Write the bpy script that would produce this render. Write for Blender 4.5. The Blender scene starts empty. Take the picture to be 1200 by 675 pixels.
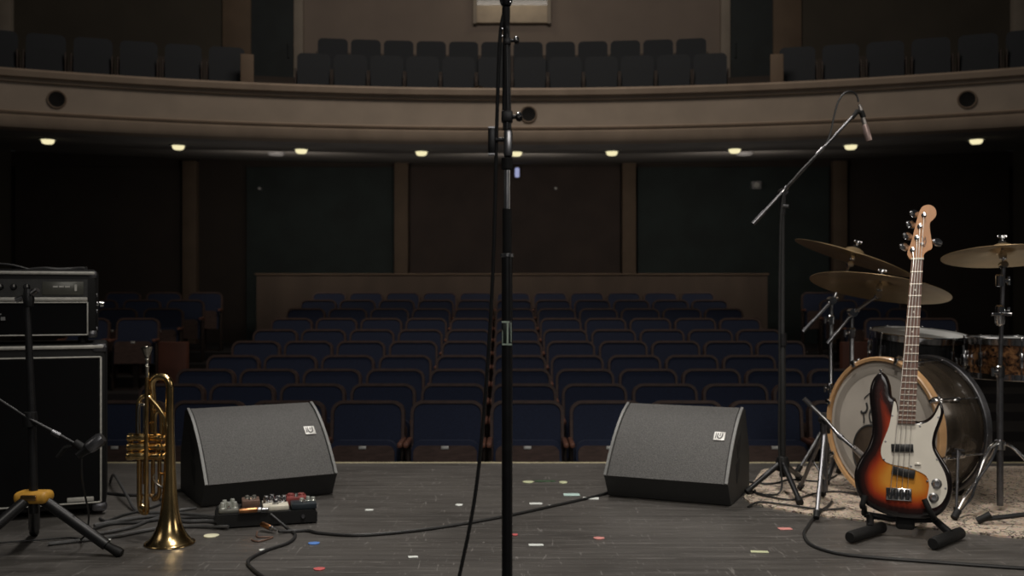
import bpy, bmesh, math, random
from mathutils import Vector, Matrix, geometry
random.seed(7)
PI = math.pi
col = bpy.context.scene.collection
V = Vector

# ------------------------------------------------------------------ materials
def mat(name, c, rough=.5, metal=0.0, noise=.15, scale=20, bump=0.0, emit=None, estr=0, c2=None, spec=.5, coat=0, detail=4, stretch=None):
    m = bpy.data.materials.new(name); m.use_nodes = True
    nt = m.node_tree; n = nt.nodes; l = nt.links
    b = n['Principled BSDF']
    b.inputs['Roughness'].default_value = rough; b.inputs['Metallic'].default_value = metal
    b.inputs['Specular IOR Level'].default_value = spec
    b.inputs['Coat Weight'].default_value = coat; b.inputs['Coat Roughness'].default_value = .08
    tc = n.new('ShaderNodeTexCoord'); nz = n.new('ShaderNodeTexNoise')
    nz.inputs['Scale'].default_value = scale; nz.inputs['Detail'].default_value = detail
    src = tc.outputs['Object']
    if stretch:
        mp = n.new('ShaderNodeMapping'); mp.inputs['Scale'].default_value = stretch
        l.new(src, mp.inputs[0]); src = mp.outputs[0]
    l.new(src, nz.inputs['Vector'])
    rp = n.new('ShaderNodeValToRGB')
    a = c2 or [x*(1-noise) for x in c]; d = c if c2 else [min(1, x*(1+noise)) for x in c]
    rp.color_ramp.elements[0].position = .3; rp.color_ramp.elements[1].position = .7
    rp.color_ramp.elements[0].color = (*a, 1); rp.color_ramp.elements[1].color = (*d, 1)
    l.new(nz.outputs['Fac'], rp.inputs[0]); l.new(rp.outputs[0], b.inputs['Base Color'])
    mr = n.new('ShaderNodeMapRange'); mr.inputs['To Min'].default_value = max(.02, rough*.85); mr.inputs['To Max'].default_value = min(1, rough*1.15)
    l.new(nz.outputs['Fac'], mr.inputs['Value']); l.new(mr.outputs[0], b.inputs['Roughness'])
    if bump:
        bp = n.new('ShaderNodeBump'); bp.inputs['Strength'].default_value = bump; bp.inputs['Distance'].default_value = .002
        l.new(nz.outputs['Fac'], bp.inputs['Height']); l.new(bp.outputs[0], b.inputs['Normal'])
    if emit:
        b.inputs['Emission Color'].default_value = (*emit, 1); b.inputs['Emission Strength'].default_value = estr
    return m

M = {}
M['black_metal'] = mat('black_metal', (.012, .012, .013), .42, .3, scale=60)
M['black_matte'] = mat('black_matte', (.008, .008, .008), .65, 0, scale=80, bump=.1, spec=.3)
M['rubber'] = mat('rubber', (.007, .007, .007), .6, 0, scale=90, bump=.1, spec=.3)
M['chrome'] = mat('chrome', (.62, .62, .63), .16, 1, noise=.1, scale=40)
M['steel'] = mat('steel', (.34, .34, .35), .3, 1, noise=.15, scale=50)
M['dark_steel'] = mat('dark_steel', (.16, .16, .17), .32, .9, scale=50)
M['brass'] = mat('brass', (.66, .47, .22), .19, 1, noise=.18, scale=14)
M['brass_dark'] = mat('brass_dark', (.52, .34, .15), .25, 1, noise=.25, scale=20)
M['copper'] = mat('copper', (.42, .2, .09), .3, 1, noise=.2, scale=20)
M['silver_plate'] = mat('silver_plate', (.55, .52, .45), .2, 1, noise=.1, scale=20)
M['cymbal'] = mat('cymbal', (.52, .38, .215), .36, .75, noise=.2, scale=5, bump=.08)
M['tolex'] = mat('tolex', (.006, .006, .006), .6, 0, scale=250, bump=.4, spec=.25)
M['amp_cloth'] = mat('amp_cloth', (.005, .005, .0055), .9, 0, scale=300, bump=.3, spec=.1)
M['piping'] = mat('piping', (.48, .47, .43), .45, .3, scale=60)
M['amp_panel'] = mat('amp_panel', (.05, .05, .048), .4, .6, scale=50)
M['meter'] = mat('meter', (.10, .10, .085), .3, .2, scale=30)
M['grey_letter'] = mat('grey_letter', (.2, .2, .2), .5, 0)
M['grille'] = mat('grille', (.068, .066, .063), .62, .1, noise=.6, scale=260, bump=.6, detail=2)
M['monitor_body'] = mat('monitor_body', (.034, .034, .033), .65, 0, scale=220, bump=.5, spec=.3)
M['monitor_rail'] = mat('monitor_rail', (.16, .16, .155), .5, .1, scale=90)
M['pocket'] = mat('pocket', (.003, .003, .003), .9, 0)
M['badge'] = mat('badge', (.72, .71, .68), .4, .1, scale=80)
M['ink'] = mat('ink', (.03, .03, .03), .7, 0)
M['cable'] = mat('cable', (.016, .016, .016), .45, 0, scale=60)
M['cable_grey'] = mat('cable_grey', (.06, .06, .06), .4, 0, scale=60)
M['yellow'] = mat('yellow', (.55, .29, .04), .5, 0, scale=40)
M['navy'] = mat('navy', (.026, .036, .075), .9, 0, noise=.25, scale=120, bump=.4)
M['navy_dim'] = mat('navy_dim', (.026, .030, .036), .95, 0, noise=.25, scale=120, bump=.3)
M['chair_wood'] = mat('chair_wood', (.088, .053, .043), .5, 0, noise=.3, scale=14, stretch=(1, 1, 5))
M['chair_wood_dark'] = mat('chair_wood_dark', (.03, .018, .013), .6, 0, noise=.3, scale=14)
M['plate'] = mat('plate', (.8, .8, .76), .4, .2)
M['arm_wood'] = mat('arm_wood', (.2, .09, .06), .4, 0, noise=.3, scale=14)
M['fascia'] = mat('fascia', (.40, .335, .275), .75, 0, noise=.08, scale=3)
M['fascia_trim'] = mat('fascia_trim', (.34, .27, .21), .7, 0, noise=.1, scale=4)
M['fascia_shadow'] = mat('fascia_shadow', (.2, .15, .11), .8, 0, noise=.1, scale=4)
M['soffit'] = mat('soffit', (.30, .285, .27), .9, 0, noise=.15, scale=2)
M['wall_tan'] = mat('wall_tan', (.26, .215, .185), .85, 0, noise=.08, scale=1.5)
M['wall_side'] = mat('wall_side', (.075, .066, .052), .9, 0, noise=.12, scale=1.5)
M['wall_dark'] = mat('wall_dark', (.05, .04, .034), .9, 0, noise=.15, scale=2)
M['panel_teal'] = mat('panel_teal', (.034, .046, .045), .85, 0, noise=.25, scale=2)
M['panel_red'] = mat('panel_red', (.062, .046, .040), .85, 0, noise=.25, scale=1.6)
M['door_dark'] = mat('door_dark', (.02, .028, .031), .6, 0, noise=.2, scale=3)
M['pilaster'] = mat('pilaster', (.16, .115, .08), .8, 0, noise=.12, scale=3)
M['jamb'] = mat('jamb', (.33, .29, .245), .75, 0, noise=.08, scale=4)
M['low_wall'] = mat('low_wall', (.105, .075, .056), .7, 0, noise=.2, scale=3, stretch=(1, 1, .3))
M['red_panel'] = mat('red_panel', (.11, .04, .025), .6, 0, noise=.25, scale=4)
M['carpet'] = mat('carpet', (.02, .018, .019), .95, 0, noise=.3, scale=40)
M['cream_lit'] = mat('cream_lit', (.60, .51, .40), .7, 0, noise=.1, scale=6)
M['booth_glass'] = mat('booth_glass', (.10, .11, .11), .12, 0, noise=.15, scale=3)
M['lamp_glow'] = mat('lamp_glow', (.2, .2, .15), .5, 0, emit=(.88, .79, .47), estr=1.05)
M['blue_glow'] = mat('blue_glow', (.5, .55, .8), .5, 0, emit=(.55, .6, 1), estr=.45)
M['fitting_grey'] = mat('fitting_grey', (.32, .32, .33), .5, 0)
M['edge_wood'] = mat('edge_wood', (.34, .30, .19), .5, 0, noise=.15, scale=8)
M['apron'] = mat('apron', (.02, .018, .016), .8, 0)
M['maple'] = mat('maple', (.46, .21, .075), .42, 0, noise=.14, scale=9, stretch=(4, 1, 1), coat=.15)
M['fretboard'] = mat('fretboard', (.13, .065, .045), .45, 0, noise=.3, scale=16, stretch=(5, 1, 1))
M['fret_wire'] = mat('fret_wire', (.68, .62, .52), .25, .8)
M['nut_bone'] = mat('nut_bone', (.75, .7, .58), .4, 0)
M['guard'] = mat('guard', (.66, .62, .54), .3, 0, noise=.07, scale=10, coat=.3)
M['pickup'] = mat('pickup', (.014, .014, .014), .35, 0)
M['string'] = mat('string', (.55, .52, .48), .3, 1)
M['hoop_wood'] = mat('hoop_wood', (.52, .31, .15), .35, 0, noise=.2, scale=12, coat=.3)
M['drum_head'] = mat('drum_head', (.46, .42, .37), .55, 0, noise=.1, scale=5)
M['head_white'] = mat('head_white', (.62, .62, .6), .5, 0, noise=.08, scale=8)
M['head_ring'] = mat('head_ring', (.30, .27, .235), .55, 0, noise=.1, scale=8)
M['port_dark'] = mat('port_dark', (.055, .038, .025), .6, 0, noise=.5, scale=6)
M['drum_black'] = mat('drum_black', (.012, .013, .014), .22, .1, noise=.3, scale=30, coat=.5)
M['drum_bronze'] = mat('drum_bronze', (.060, .047, .034), .27, .55, noise=.45, scale=5, coat=.4, stretch=(1, 1, 3))
M['pedal_white'] = mat('pedal_white', (.70, .66, .55), .4, .1, scale=30)
M['pedal_red'] = mat('pedal_red', (.24, .05, .045), .4, .2, scale=30)
M['pedal_blue'] = mat('pedal_blue', (.02, .028, .035), .4, .2, scale=30)
M['pedal_brown'] = mat('pedal_brown', (.16, .095, .07), .45, .3, scale=30)
M['pedal_grey'] = mat('pedal_grey', (.16, .16, .14), .4, .5, scale=30)
M['knob_pale'] = mat('knob_pale', (.5, .52, .47), .3, .4, scale=30)
M['tape_white'] = mat('tape_white', (.75, .78, .74), .6, 0)
M['tape_teal'] = mat('tape_teal', (.52, .70, .65), .6, 0)
M['tape_blue'] = mat('tape_blue', (.10, .24, .62), .5, 0)
M['tape_red'] = mat('tape_red', (.60, .12, .12), .5, 0)
M['tape_pink'] = mat('tape_pink', (.72, .30, .27), .5, 0)
M['tape_cream'] = mat('tape_cream', (.78, .76, .55), .5, 0)
M['tape_lime'] = mat('tape_lime', (.60, .63, .40), .5, 0)
M['tape_green'] = mat('tape_green', (.05, .1, .05), .5, 0)
M['label_green'] = mat('label_green', (.62, .75, .62), .5, .3)
M['label_dark'] = mat('label_dark', (.012, .02, .016), .4, 0)
M['mic_silver'] = mat('mic_silver', (.40, .37, .35), .35, .8)
M['mic_pink'] = mat('mic_pink', (.36, .27, .25), .4, .6)

def floor_mat():
    m = bpy.data.materials.new('stage_floor_paint'); m.use_nodes = True
    nt = m.node_tree; n = nt.nodes; l = nt.links; b = n['Principled BSDF']
    tc = n.new('ShaderNodeTexCoord')
    def noise(scale, detail, sc=None, dist=0):
        x = n.new('ShaderNodeTexNoise'); x.inputs['Scale'].default_value = scale; x.inputs['Detail'].default_value = detail
        x.inputs['Distortion'].default_value = dist
        if sc:
            mp = n.new('ShaderNodeMapping'); mp.inputs['Scale'].default_value = sc
            l.new(tc.outputs['Object'], mp.inputs[0]); l.new(mp.outputs[0], x.inputs['Vector'])
        else: l.new(tc.outputs['Object'], x.inputs['Vector'])
        return x.outputs['Fac']
    def ramp(src, p0, p1, c0, c1):
        r = n.new('ShaderNodeValToRGB'); r.color_ramp.elements[0].position = p0; r.color_ramp.elements[1].position = p1
        r.color_ramp.elements[0].color = (*c0, 1); r.color_ramp.elements[1].color = (*c1, 1); l.new(src, r.inputs[0]); return r.outputs[0]
    def mixc(f, a, c):
        x = n.new('ShaderNodeMix'); x.data_type = 'RGBA'; l.new(f, x.inputs[0]); l.new(a, x.inputs[6])
        if isinstance(c, tuple): x.inputs[7].default_value = (*c, 1)
        else: l.new(c, x.inputs[7])
        return x.outputs[2]
    base = ramp(noise(1.6, 8), .3, .7, (.040, .037, .034), (.092, .085, .078))
    g = ramp(noise(2.2, 7, (1, 14, 1)), .35, .75, (0, 0, 0), (.6, .6, .6))
    c = mixc(g, base, (.125, .117, .108))
    s1 = ramp(noise(3, 3, (1.2, 42, 1), .6), .62, .665, (0, 0, 0), (.6, .6, .6))
    c = mixc(s1, c, (.24, .225, .21))
    s2 = ramp(noise(2.6, 3, (30, 3.5, 1), 1.2), .655, .69, (0, 0, 0), (.55, .55, .55))
    c = mixc(s2, c, (.26, .245, .23))
    sp = ramp(noise(75, 2), .69, .74, (0, 0, 0), (.55, .55, .55))
    c = mixc(sp, c, (.26, .25, .23))
    # seams between the floor sheets
    sx = n.new('ShaderNodeSeparateXYZ'); l.new(tc.outputs['Object'], sx.inputs[0])
    ma = n.new('ShaderNodeMath'); ma.operation = 'PINGPONG'; ma.inputs[1].default_value = .305; l.new(sx.outputs[1], ma.inputs[0])
    seam = ramp(ma.outputs[0], .004, .012, (.35, .35, .35), (0, 0, 0))
    c = mixc(seam, c, (.03, .028, .026))
    l.new(c, b.inputs['Base Color'])
    r = n.new('ShaderNodeMapRange'); r.inputs['To Min'].default_value = .26; r.inputs['To Max'].default_value = .5
    l.new(noise(5, 6, (1, 4, 1)), r.inputs['Value']); l.new(r.outputs[0], b.inputs['Roughness'])
    b.inputs['Specular IOR Level'].default_value = .45
    bp = n.new('ShaderNodeBump'); bp.inputs['Strength'].default_value = .12; bp.inputs['Distance'].default_value = .003
    l.new(noise(40, 5), bp.inputs['Height']); l.new(bp.outputs[0], b.inputs['Normal'])
    return m
M['stage_floor'] = floor_mat()

def rug_mat():
    m = bpy.data.materials.new('rug_weave'); m.use_nodes = True
    nt = m.node_tree; n = nt.nodes; l = nt.links; b = n['Principled BSDF']; b.inputs['Roughness'].default_value = .95
    tc = n.new('ShaderNodeTexCoord')
    vo = n.new('ShaderNodeTexVoronoi'); vo.feature = 'DISTANCE_TO_EDGE'; vo.inputs['Scale'].default_value = 6.5
    nz = n.new('ShaderNodeTexNoise'); nz.inputs['Scale'].default_value = 7; nz.inputs['Detail'].default_value = 5
    va = n.new('ShaderNodeVectorMath'); va.operation = 'ADD'
    l.new(tc.outputs['Object'], va.inputs[0]); l.new(nz.outputs['Color'], va.inputs[1]); l.new(va.outputs[0], vo.inputs['Vector'])
    l.new(tc.outputs['Object'], nz.inputs['Vector'])
    r = n.new('ShaderNodeValToRGB'); e = r.color_ramp.elements
    e[0].position = .02; e[0].color = (.09, .065, .055, 1); e[1].position = .07; e[1].color = (.74, .62, .49, 1)
    e2 = r.color_ramp.elements.new(.3); e2.color = (.62, .49, .38, 1)
    l.new(vo.outputs['Distance'], r.inputs[0])
    n2 = n.new('ShaderNodeTexNoise'); n2.inputs['Scale'].default_value = 90
    l.new(tc.outputs['Object'], n2.inputs['Vector'])
    mx = n.new('ShaderNodeMix'); mx.data_type = 'RGBA'; mx.blend_type = 'MULTIPLY'; mx.inputs[0].default_value = .5
    l.new(r.outputs[0], mx.inputs[6]); l.new(n2.outputs['Color'], mx.inputs[7]); l.new(mx.outputs[2], b.inputs['Base Color'])
    bp = n.new('ShaderNodeBump'); bp.inputs['Strength'].default_value = .5; bp.inputs['Distance'].default_value = .004
    l.new(n2.outputs['Fac'], bp.inputs['Height']); l.new(bp.outputs[0], b.inputs['Normal'])
    return m
M['rug'] = rug_mat()

def tortoise_mat():
    m = bpy.data.materials.new('tortoise_wrap'); m.use_nodes = True
    nt = m.node_tree; n = nt.nodes; l = nt.links; b = n['Principled BSDF']; b.inputs['Roughness'].default_value = .25
    tc = n.new('ShaderNodeTexCoord'); nz = n.new('ShaderNodeTexNoise'); nz.inputs['Scale'].default_value = 42; nz.inputs['Detail'].default_value = 6; nz.inputs['Distortion'].default_value = .8
    l.new(tc.outputs['Object'], nz.inputs['Vector'])
    r = n.new('ShaderNodeValToRGB'); e = r.color_ramp.elements
    e[0].position = .38; e[0].color = (.02, .011, .007, 1); e[1].position = .62; e[1].color = (.24, .12, .05, 1)
    x = e.new(.5); x.color = (.10, .045, .02, 1)
    l.new(nz.outputs['Fac'], r.inputs[0]); l.new(r.outputs[0], b.inputs['Base Color']); b.inputs['Coat Weight'].default_value = .5
    return m
M['tortoise'] = tortoise_mat()

def burst_mat():
    m = bpy.data.materials.new('sunburst_lacquer'); m.use_nodes = True
    nt = m.node_tree; n = nt.nodes; l = nt.links; b = n['Principled BSDF']; b.inputs['Roughness'].default_value = .2
    b.inputs['Coat Weight'].default_value = .6; b.inputs['Coat Roughness'].default_value = .06
    at = n.new('ShaderNodeAttribute'); at.attribute_name = 'edge_dist'
    tc = n.new('ShaderNodeTexCoord'); nz = n.new('ShaderNodeTexNoise'); nz.inputs['Scale'].default_value = 12; nz.inputs['Detail'].default_value = 6
    mp = n.new('ShaderNodeMapping'); mp.inputs['Scale'].default_value = (6, .8, 1); l.new(tc.outputs['Object'], mp.inputs[0]); l.new(mp.outputs[0], nz.inputs['Vector'])
    ad = n.new('ShaderNodeMath'); ad.operation = 'MULTIPLY_ADD'; ad.inputs[1].default_value = .010; l.new(nz.outputs['Fac'], ad.inputs[0]); l.new(at.outputs['Fac'], ad.inputs[2])
    sc = n.new('ShaderNodeMath'); sc.operation = 'MULTIPLY'; sc.inputs[1].default_value = 8; l.new(ad.outputs[0], sc.inputs[0])
    r = n.new('ShaderNodeValToRGB'); e = r.color_ramp.elements
    e[0].position = .15; e[0].color = (.006, .004, .004, 1); e[1].position = .82; e[1].color = (.56, .245, .035, 1)
    for p, c in ((.29, (.03, .007, .005)), (.43, (.27, .03, .010)), (.60, (.45, .11, .012))):
        x = e.new(p); x.color = (*c, 1)
    l.new(sc.outputs[0], r.inputs[0]); l.new(r.outputs[0], b.inputs['Base Color'])
    return m
M['burst'] = burst_mat()

# ------------------------------------------------------------------ mesh helpers
I4 = Matrix.Identity(4)
def bm_(): return bmesh.new()
def frame(o, z, x=None):
    z = V(z).normalized(); x = V(x) if x is not None else (V((0, 0, 1)) if abs(z.z) < .95 else V((1, 0, 0)))
    y = z.cross(x).normalized(); x = y.cross(z).normalized()
    m = Matrix((x, y, z)).transposed().to_4x4(); m.translation = V(o); return m
def box(bm, c, s, m=I4, bev=0, seg=2):
    r = bmesh.ops.create_cube(bm, size=1, matrix=m @ Matrix.Translation(V(c)) @ Matrix.Diagonal((*s, 1)))
    if bev:
        vs = set(r['verts']); es = [e for e in bm.edges if e.verts[0] in vs and e.verts[1] in vs]
        bmesh.ops.bevel(bm, geom=es, offset=bev, segments=seg, affect='EDGES', profile=.5)
    return bm
def tube(bm, pts, r, n=10, m=I4, closed=False, cap=True, flat=1.0):
    pts = [V(p) for p in pts]; k = len(pts); rings = []
    t0 = (pts[1]-pts[0]).normalized(); up = V((0, 0, 1)) if abs(t0.z) < .9 else V((1, 0, 0))
    a = t0.cross(up).normalized()
    for i, p in enumerate(pts):
        if closed: t = (pts[(i+1) % k]-pts[i-1])
        else: t = pts[min(i+1, k-1)]-pts[max(i-1, 0)]
        t.normalize(); a = (a - t*a.dot(t)).normalized(); b = t.cross(a)
        rr = r[i] if isinstance(r, (list, tuple)) else r
        rings.append([bm.verts.new(m @ (p + (a*math.cos(2*PI*j/n) + b*math.sin(2*PI*j/n)*flat)*rr)) for j in range(n)])
    for i in range(k if closed else k-1):
        A, B = rings[i], rings[(i+1) % k]
        for j in range(n): bm.faces.new((A[j], A[(j+1) % n], B[(j+1) % n], B[j]))
    if cap and not closed: bm.faces.new(rings[0][::-1]); bm.faces.new(rings[-1])
    return bm
def cyl(bm, a, b, r, r2=None, n=16, m=I4): return tube(bm, [a, b], [r, r if r2 is None else r2], n, m)
def lathe(bm, prof, n=32, m=I4, closed=False):
    rings = []
    for r, z in prof:
        if r < 1e-6: rings.append([bm.verts.new(m @ V((0, 0, z)))])
        else: rings.append([bm.verts.new(m @ V((r*math.cos(2*PI*j/n), r*math.sin(2*PI*j/n), z))) for j in range(n)])
    prs = list(zip(rings, rings[1:])) + ([(rings[-1], rings[0])] if closed else [])
    for A, B in prs:
        if len(A) == 1 and len(B) == 1: continue
        for j in range(n):
            q = (j+1) % n
            if len(A) == 1: bm.faces.new((A[0], B[q], B[j]))
            elif len(B) == 1: bm.faces.new((A[j], A[q], B[0]))
            else: bm.faces.new((A[j], A[q], B[q], B[j]))
    return bm
def prism(bm, pts, w0, w1, m=I4):
    A = [bm.verts.new(m @ V((x, y, w0))) for x, y in pts]; B = [bm.verts.new(m @ V((x, y, w1))) for x, y in pts]
    k = len(pts)
    bm.faces.new(A[::-1]); bm.faces.new(B)
    for i in range(k): bm.faces.new((A[i], A[(i+1) % k], B[(i+1) % k], B[i]))
    return bm
def smooth(pts, k=6, closed=False):
    P = [V(p) for p in pts]; n = len(P); out = []
    for i in range(n if closed else n-1):
        g = (lambda j: P[j % n]) if closed else (lambda j: P[max(0, min(n-1, j))])
        p0, p1, p2, p3 = g(i-1), g(i), g(i+1), g(i+2)
        for s in range(k):
            t = s/k
            out.append(.5*((2*p1) + (p2-p0)*t + (2*p0-5*p1+4*p2-p3)*t*t + (3*p1-p0-3*p2+p3)*t**3))
    if not closed: out.append(P[-1])
    return out
def smooth2(pts, k=6): return [(p.x, p.y) for p in smooth([(x, y, 0) for x, y in pts], k, True)]

def obj(name, bm, m, parent=None, sharp=35, loc=None):
    bmesh.ops.recalc_face_normals(bm, faces=bm.faces)
    me = bpy.data.meshes.new(name); bm.to_mesh(me); bm.free()
    me.materials.append(M[m] if isinstance(m, str) else m)
    for p in me.polygons: p.use_smooth = True
    try: me.set_sharp_from_angle(angle=math.radians(sharp))
    except Exception: pass
    o = bpy.data.objects.new(name, me); col.objects.link(o)
    if parent: o.parent = parent
    if loc: o.location = loc
    return o
def tag(o, label, cat, group=None):
    o['label'] = label; o['category'] = cat
    if group: o['group'] = group
    return o
def thing(name, label, cat, loc=(0, 0, 0), rz=0, group=None, mtx=None):
    o = bpy.data.objects.new(name, None); col.objects.link(o); o.empty_display_size = .1
    if mtx is not None: o.matrix_world = mtx
    else: o.location = loc; o.rotation_euler = (0, 0, rz)
    return tag(o, label, cat, group)
def struct(name, bm, m, sharp=35):
    o = obj(name, bm, m, None, sharp); o['kind'] = 'structure'; return o
def dup(root, loc, rz, label):
    r = root.copy(); col.objects.link(r); r.location = loc; r.rotation_euler = (0, 0, rz); r['label'] = label
    for ch in list(root.children):
        c = ch.copy(); col.objects.link(c); c.parent = r
        for g in list(ch.children):
            d = g.copy(); col.objects.link(d); d.parent = c
    return r
ORD = ['first', 'second', 'third', 'fourth', 'fifth', 'sixth', 'seventh', 'eighth', 'ninth', 'tenth', 'eleventh', 'twelfth']

# ------------------------------------------------------------------ the setting
b = bm_(); box(b, (0, 1.42, -.05), (18, 6.84, .1)); struct('stage_floor', b, 'stage_floor')
b = bm_(); box(b, (0, 4.858, -.033), (18, .036, .07), bev=.006); struct('trim_1', b, 'edge_wood')
b = bm_(); box(b, (0, 4.88, -.44), (18, .04, .74)); struct('wall_apron', b, 'apron')

ROWY = [6.76+.9*i for i in range(10)]
TOPZ = [.084, .126, .18, .25, .35, .445, .557, .67, .784, .897]
FLZ = [t-.88 for t in TOPZ]
b = bm_()
prof = [(4.9, -.82), (ROWY[0]-.45, -.80)]
for y, z in zip(ROWY, FLZ): prof += [(y-.40, z), (y+.48, z)]
prof += [(15.5, FLZ[-1]), (17.6, FLZ[-1])]
for (y0, z0), (y1, z1) in zip(prof, prof[1:]):
    vs = [b.verts.new(p) for p in ((-9, y0, z0), (9, y0, z0), (9, y1, z1), (-9, y1, z1))]; b.faces.new(vs)
bmesh.ops.remove_doubles(b, verts=b.verts, dist=1e-4)
struct('auditorium_floor', b, 'carpet')

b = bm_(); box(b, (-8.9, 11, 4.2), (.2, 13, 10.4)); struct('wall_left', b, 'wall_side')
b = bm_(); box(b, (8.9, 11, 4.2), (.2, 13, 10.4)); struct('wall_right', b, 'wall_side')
b = bm_(); box(b, (0, 11, 9.4), (18, 13, .2)); struct('ceiling', b, 'wall_dark')
b = bm_(); box(b, (0, 17.6, 1.6), (18, .16, 3.6)); struct('wall_back', b, 'wall_dark')
for i, (x0, x1, m) in enumerate(((-8.7, -5.75, 'wall_dark'), (-4.65, -2.05, 'panel_teal'), (-1.8, 1.9, 'panel_red'), (2.2, 5.55, 'panel_teal'), (5.9, 8.7, 'wall_dark'))):
    b = bm_(); box(b, ((x0+x1)/2, 17.48, 1.55), (x1-x0, .08, 3.1)); struct('wall_panel_%d' % (i+1), b, m)
for i, x in enumerate((-5.62, -1.93, 2.04, 5.72)):
    b = bm_(); box(b, (x, 17.42, 1.6), (.24, .2, 3.2), bev=.015); struct('pilaster_%d' % (i+1), b, 'pilaster')
b = bm_(); box(b, (0, 15.75, .55), (8.05, .12, 1.25)); struct('wall_cross_aisle', b, 'low_wall')
b = bm_(); box(b, (0, 15.74, 1.185), (8.09, .16, .03), bev=.005); struct('trim_2', b, 'pilaster')
for i, (x0, x1, y, zt) in enumerate(((-3.75, -3.45, 10.6, .34), (-5.2, -4.4, 9.6, .12), (3.5, 3.8, 10.6, .34))):
    b = bm_(); box(b, ((x0+x1)/2, y, zt/2-.4), (x1-x0, .1, zt+.8), bev=.01); struct('partition_%d' % (i+1), b, 'red_panel')

# balcony: swept about the axis (0, -2.8)
CY = -2.8
def arc(bm, prof, a0=-.60, a1=.60, n=72):
    rings = []
    for i in range(n+1):
        a = a0+(a1-a0)*i/n
        rings.append([bm.verts.new((r*math.sin(a), CY+r*math.cos(a), z)) for r, z in prof])
    for A, B in zip(rings, rings[1:]):
        for j in range(len(prof)-1): bm.faces.new((A[j], A[j+1], B[j+1], B[j]))
    return bm
def pol(r, a, z): return (r*math.sin(a), CY+r*math.cos(a), z)
struct('wall_balcony_front', arc(bm_(), [(14.8, 2.88), (14.8, 3.18)]), 'fascia')
struct('trim_3', arc(bm_(), [(14.84, 2.66), (14.74, 2.68), (14.72, 2.72), (14.72, 2.80), (14.75, 2.815), (14.75, 2.845), (14.78, 2.86), (14.8, 2.88)]), 'fascia_trim')
struct('trim_4', arc(bm_(), [(14.8, 3.18), (14.77, 3.19), (14.77, 3.225), (14.73, 3.24), (14.72, 3.30), (14.74, 3.325), (14.98, 3.325), (14.98, 3.1)]), 'fascia_trim')
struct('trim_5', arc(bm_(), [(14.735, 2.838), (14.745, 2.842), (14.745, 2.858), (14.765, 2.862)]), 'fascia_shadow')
struct('soffit', arc(bm_(), [(14.84, 2.66), (14.95, 2.655), (20.6, 3.2)], -.5, .5), 'soffit')
TA, TB = 3.25, 3.82
struct('balcony_floor', arc(bm_(), [(14.98, 3.1), (14.98, TA), (16.95, TA), (16.95, TB), (18.5, TB), (18.5, TB+.4), (20.2, TB+.4)], -.5, .5), 'wall_dark')
for i, (a0, a1) in enumerate(((-.30, -.222), (.222, .30))):
    b = arc(bm_(), [(16.9, TA), (16.9, TB+.25), (17.0, TB+.25), (17.0, TB)], a0, a1, 8); struct('balcony_partition_%d' % (i+1), b, 'wall_dark')
b = bm_(); box(b, (0, 17.1, 6.7), (18, .16, 5.6)); struct('wall_balcony_back', b, 'wall_tan')
for s in (-1, 1):
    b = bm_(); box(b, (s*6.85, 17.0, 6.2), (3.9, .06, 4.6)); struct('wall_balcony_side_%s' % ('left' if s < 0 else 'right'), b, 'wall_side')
for i, s in enumerate((-1, 1)):
    d = struct('door_%d' % (i+1), box(bm_(), (s*4.06, 17.0, 5.4), (.78, .08, 3.1)), 'door_dark')
    for x, w in ((s*3.63, .16), (s*4.68, .48)):
        o = obj('door_jamb', box(bm_(), (x, 16.98, 5.6), (w, .14, 3.4), bev=.01), 'jamb' if w < .3 else 'pilaster', d)
    obj('door_handle', cyl(bm_(), (s*3.8, 16.94, 4.9), (s*3.8, 16.94, 5.15), .015), 'door_dark', d)
for i, s in enumerate((-1, 1)):
    b = bm_(); box(b, (s*8.62, 16.95, 6), (.26, .2, 4.4), bev=.01); struct('pilaster_%d' % (i+5), b, 'jamb')
w = struct('window_1', box(bm_(), (0, 17.0, 6.15), (1.2, .06, .75)), 'booth_glass')
b = bm_(); box(b, (0, 16.97, 5.64), (1.2, .1, .30), bev=.01); obj('window_sill', b, 'cream_lit', w)
b = bm_()
for x in (-.63, .63): box(b, (x, 16.97, 6.05), (.06, .14, 1.15))
box(b, (0, 16.97, 6.6), (1.32, .14, .06)); box(b, (-.12, 16.97, 6.17), (.03, .08, .8)); obj('window_frame', b, 'jamb', w)

# downlights and small fittings under the balcony
ANG = [-0.3622, -0.2677, -0.1723, -0.0748, 0.0035, 0.0825, 0.1818, 0.2715, 0.3622]
def soff(r): return 2.655+(r-14.95)*(3.2-2.655)/(20.6-14.95)
where = ['first lit recessed lamp from the amplifier side, under the curved balcony', 'second lit recessed lamp from the amplifier side, under the balcony', 'third lit recessed lamp from the amplifier side, under the balcony',
         'fourth lit recessed lamp, under the balcony beside the tall microphone stand', 'lit recessed lamp directly behind the tall microphone stand', 'fourth lit recessed lamp from the drum side, under the balcony',
         'third lit recessed lamp from the drum side, under the balcony', 'second lit recessed lamp from the drum side, beside the overhead microphone boom', 'first lit recessed lamp from the drum side, under the curved balcony']
for a, lb in zip(ANG, where):
    t = thing('downlight', lb, 'ceiling light', pol(16, a, soff(16)), group='recessed lamps under the balcony')
    obj('lamp_lens', lathe(bm_(), [(0, -.07), (.05, -.066), (.07, -.05), (.076, -.02), (.076, 0)], 24), 'lamp_glow', t)
    obj('trim_ring', lathe(bm_(), [(.085, .01), (.085, -.02), (.105, -.02), (.115, .01)], 24), 'fitting_grey', t)
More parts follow.
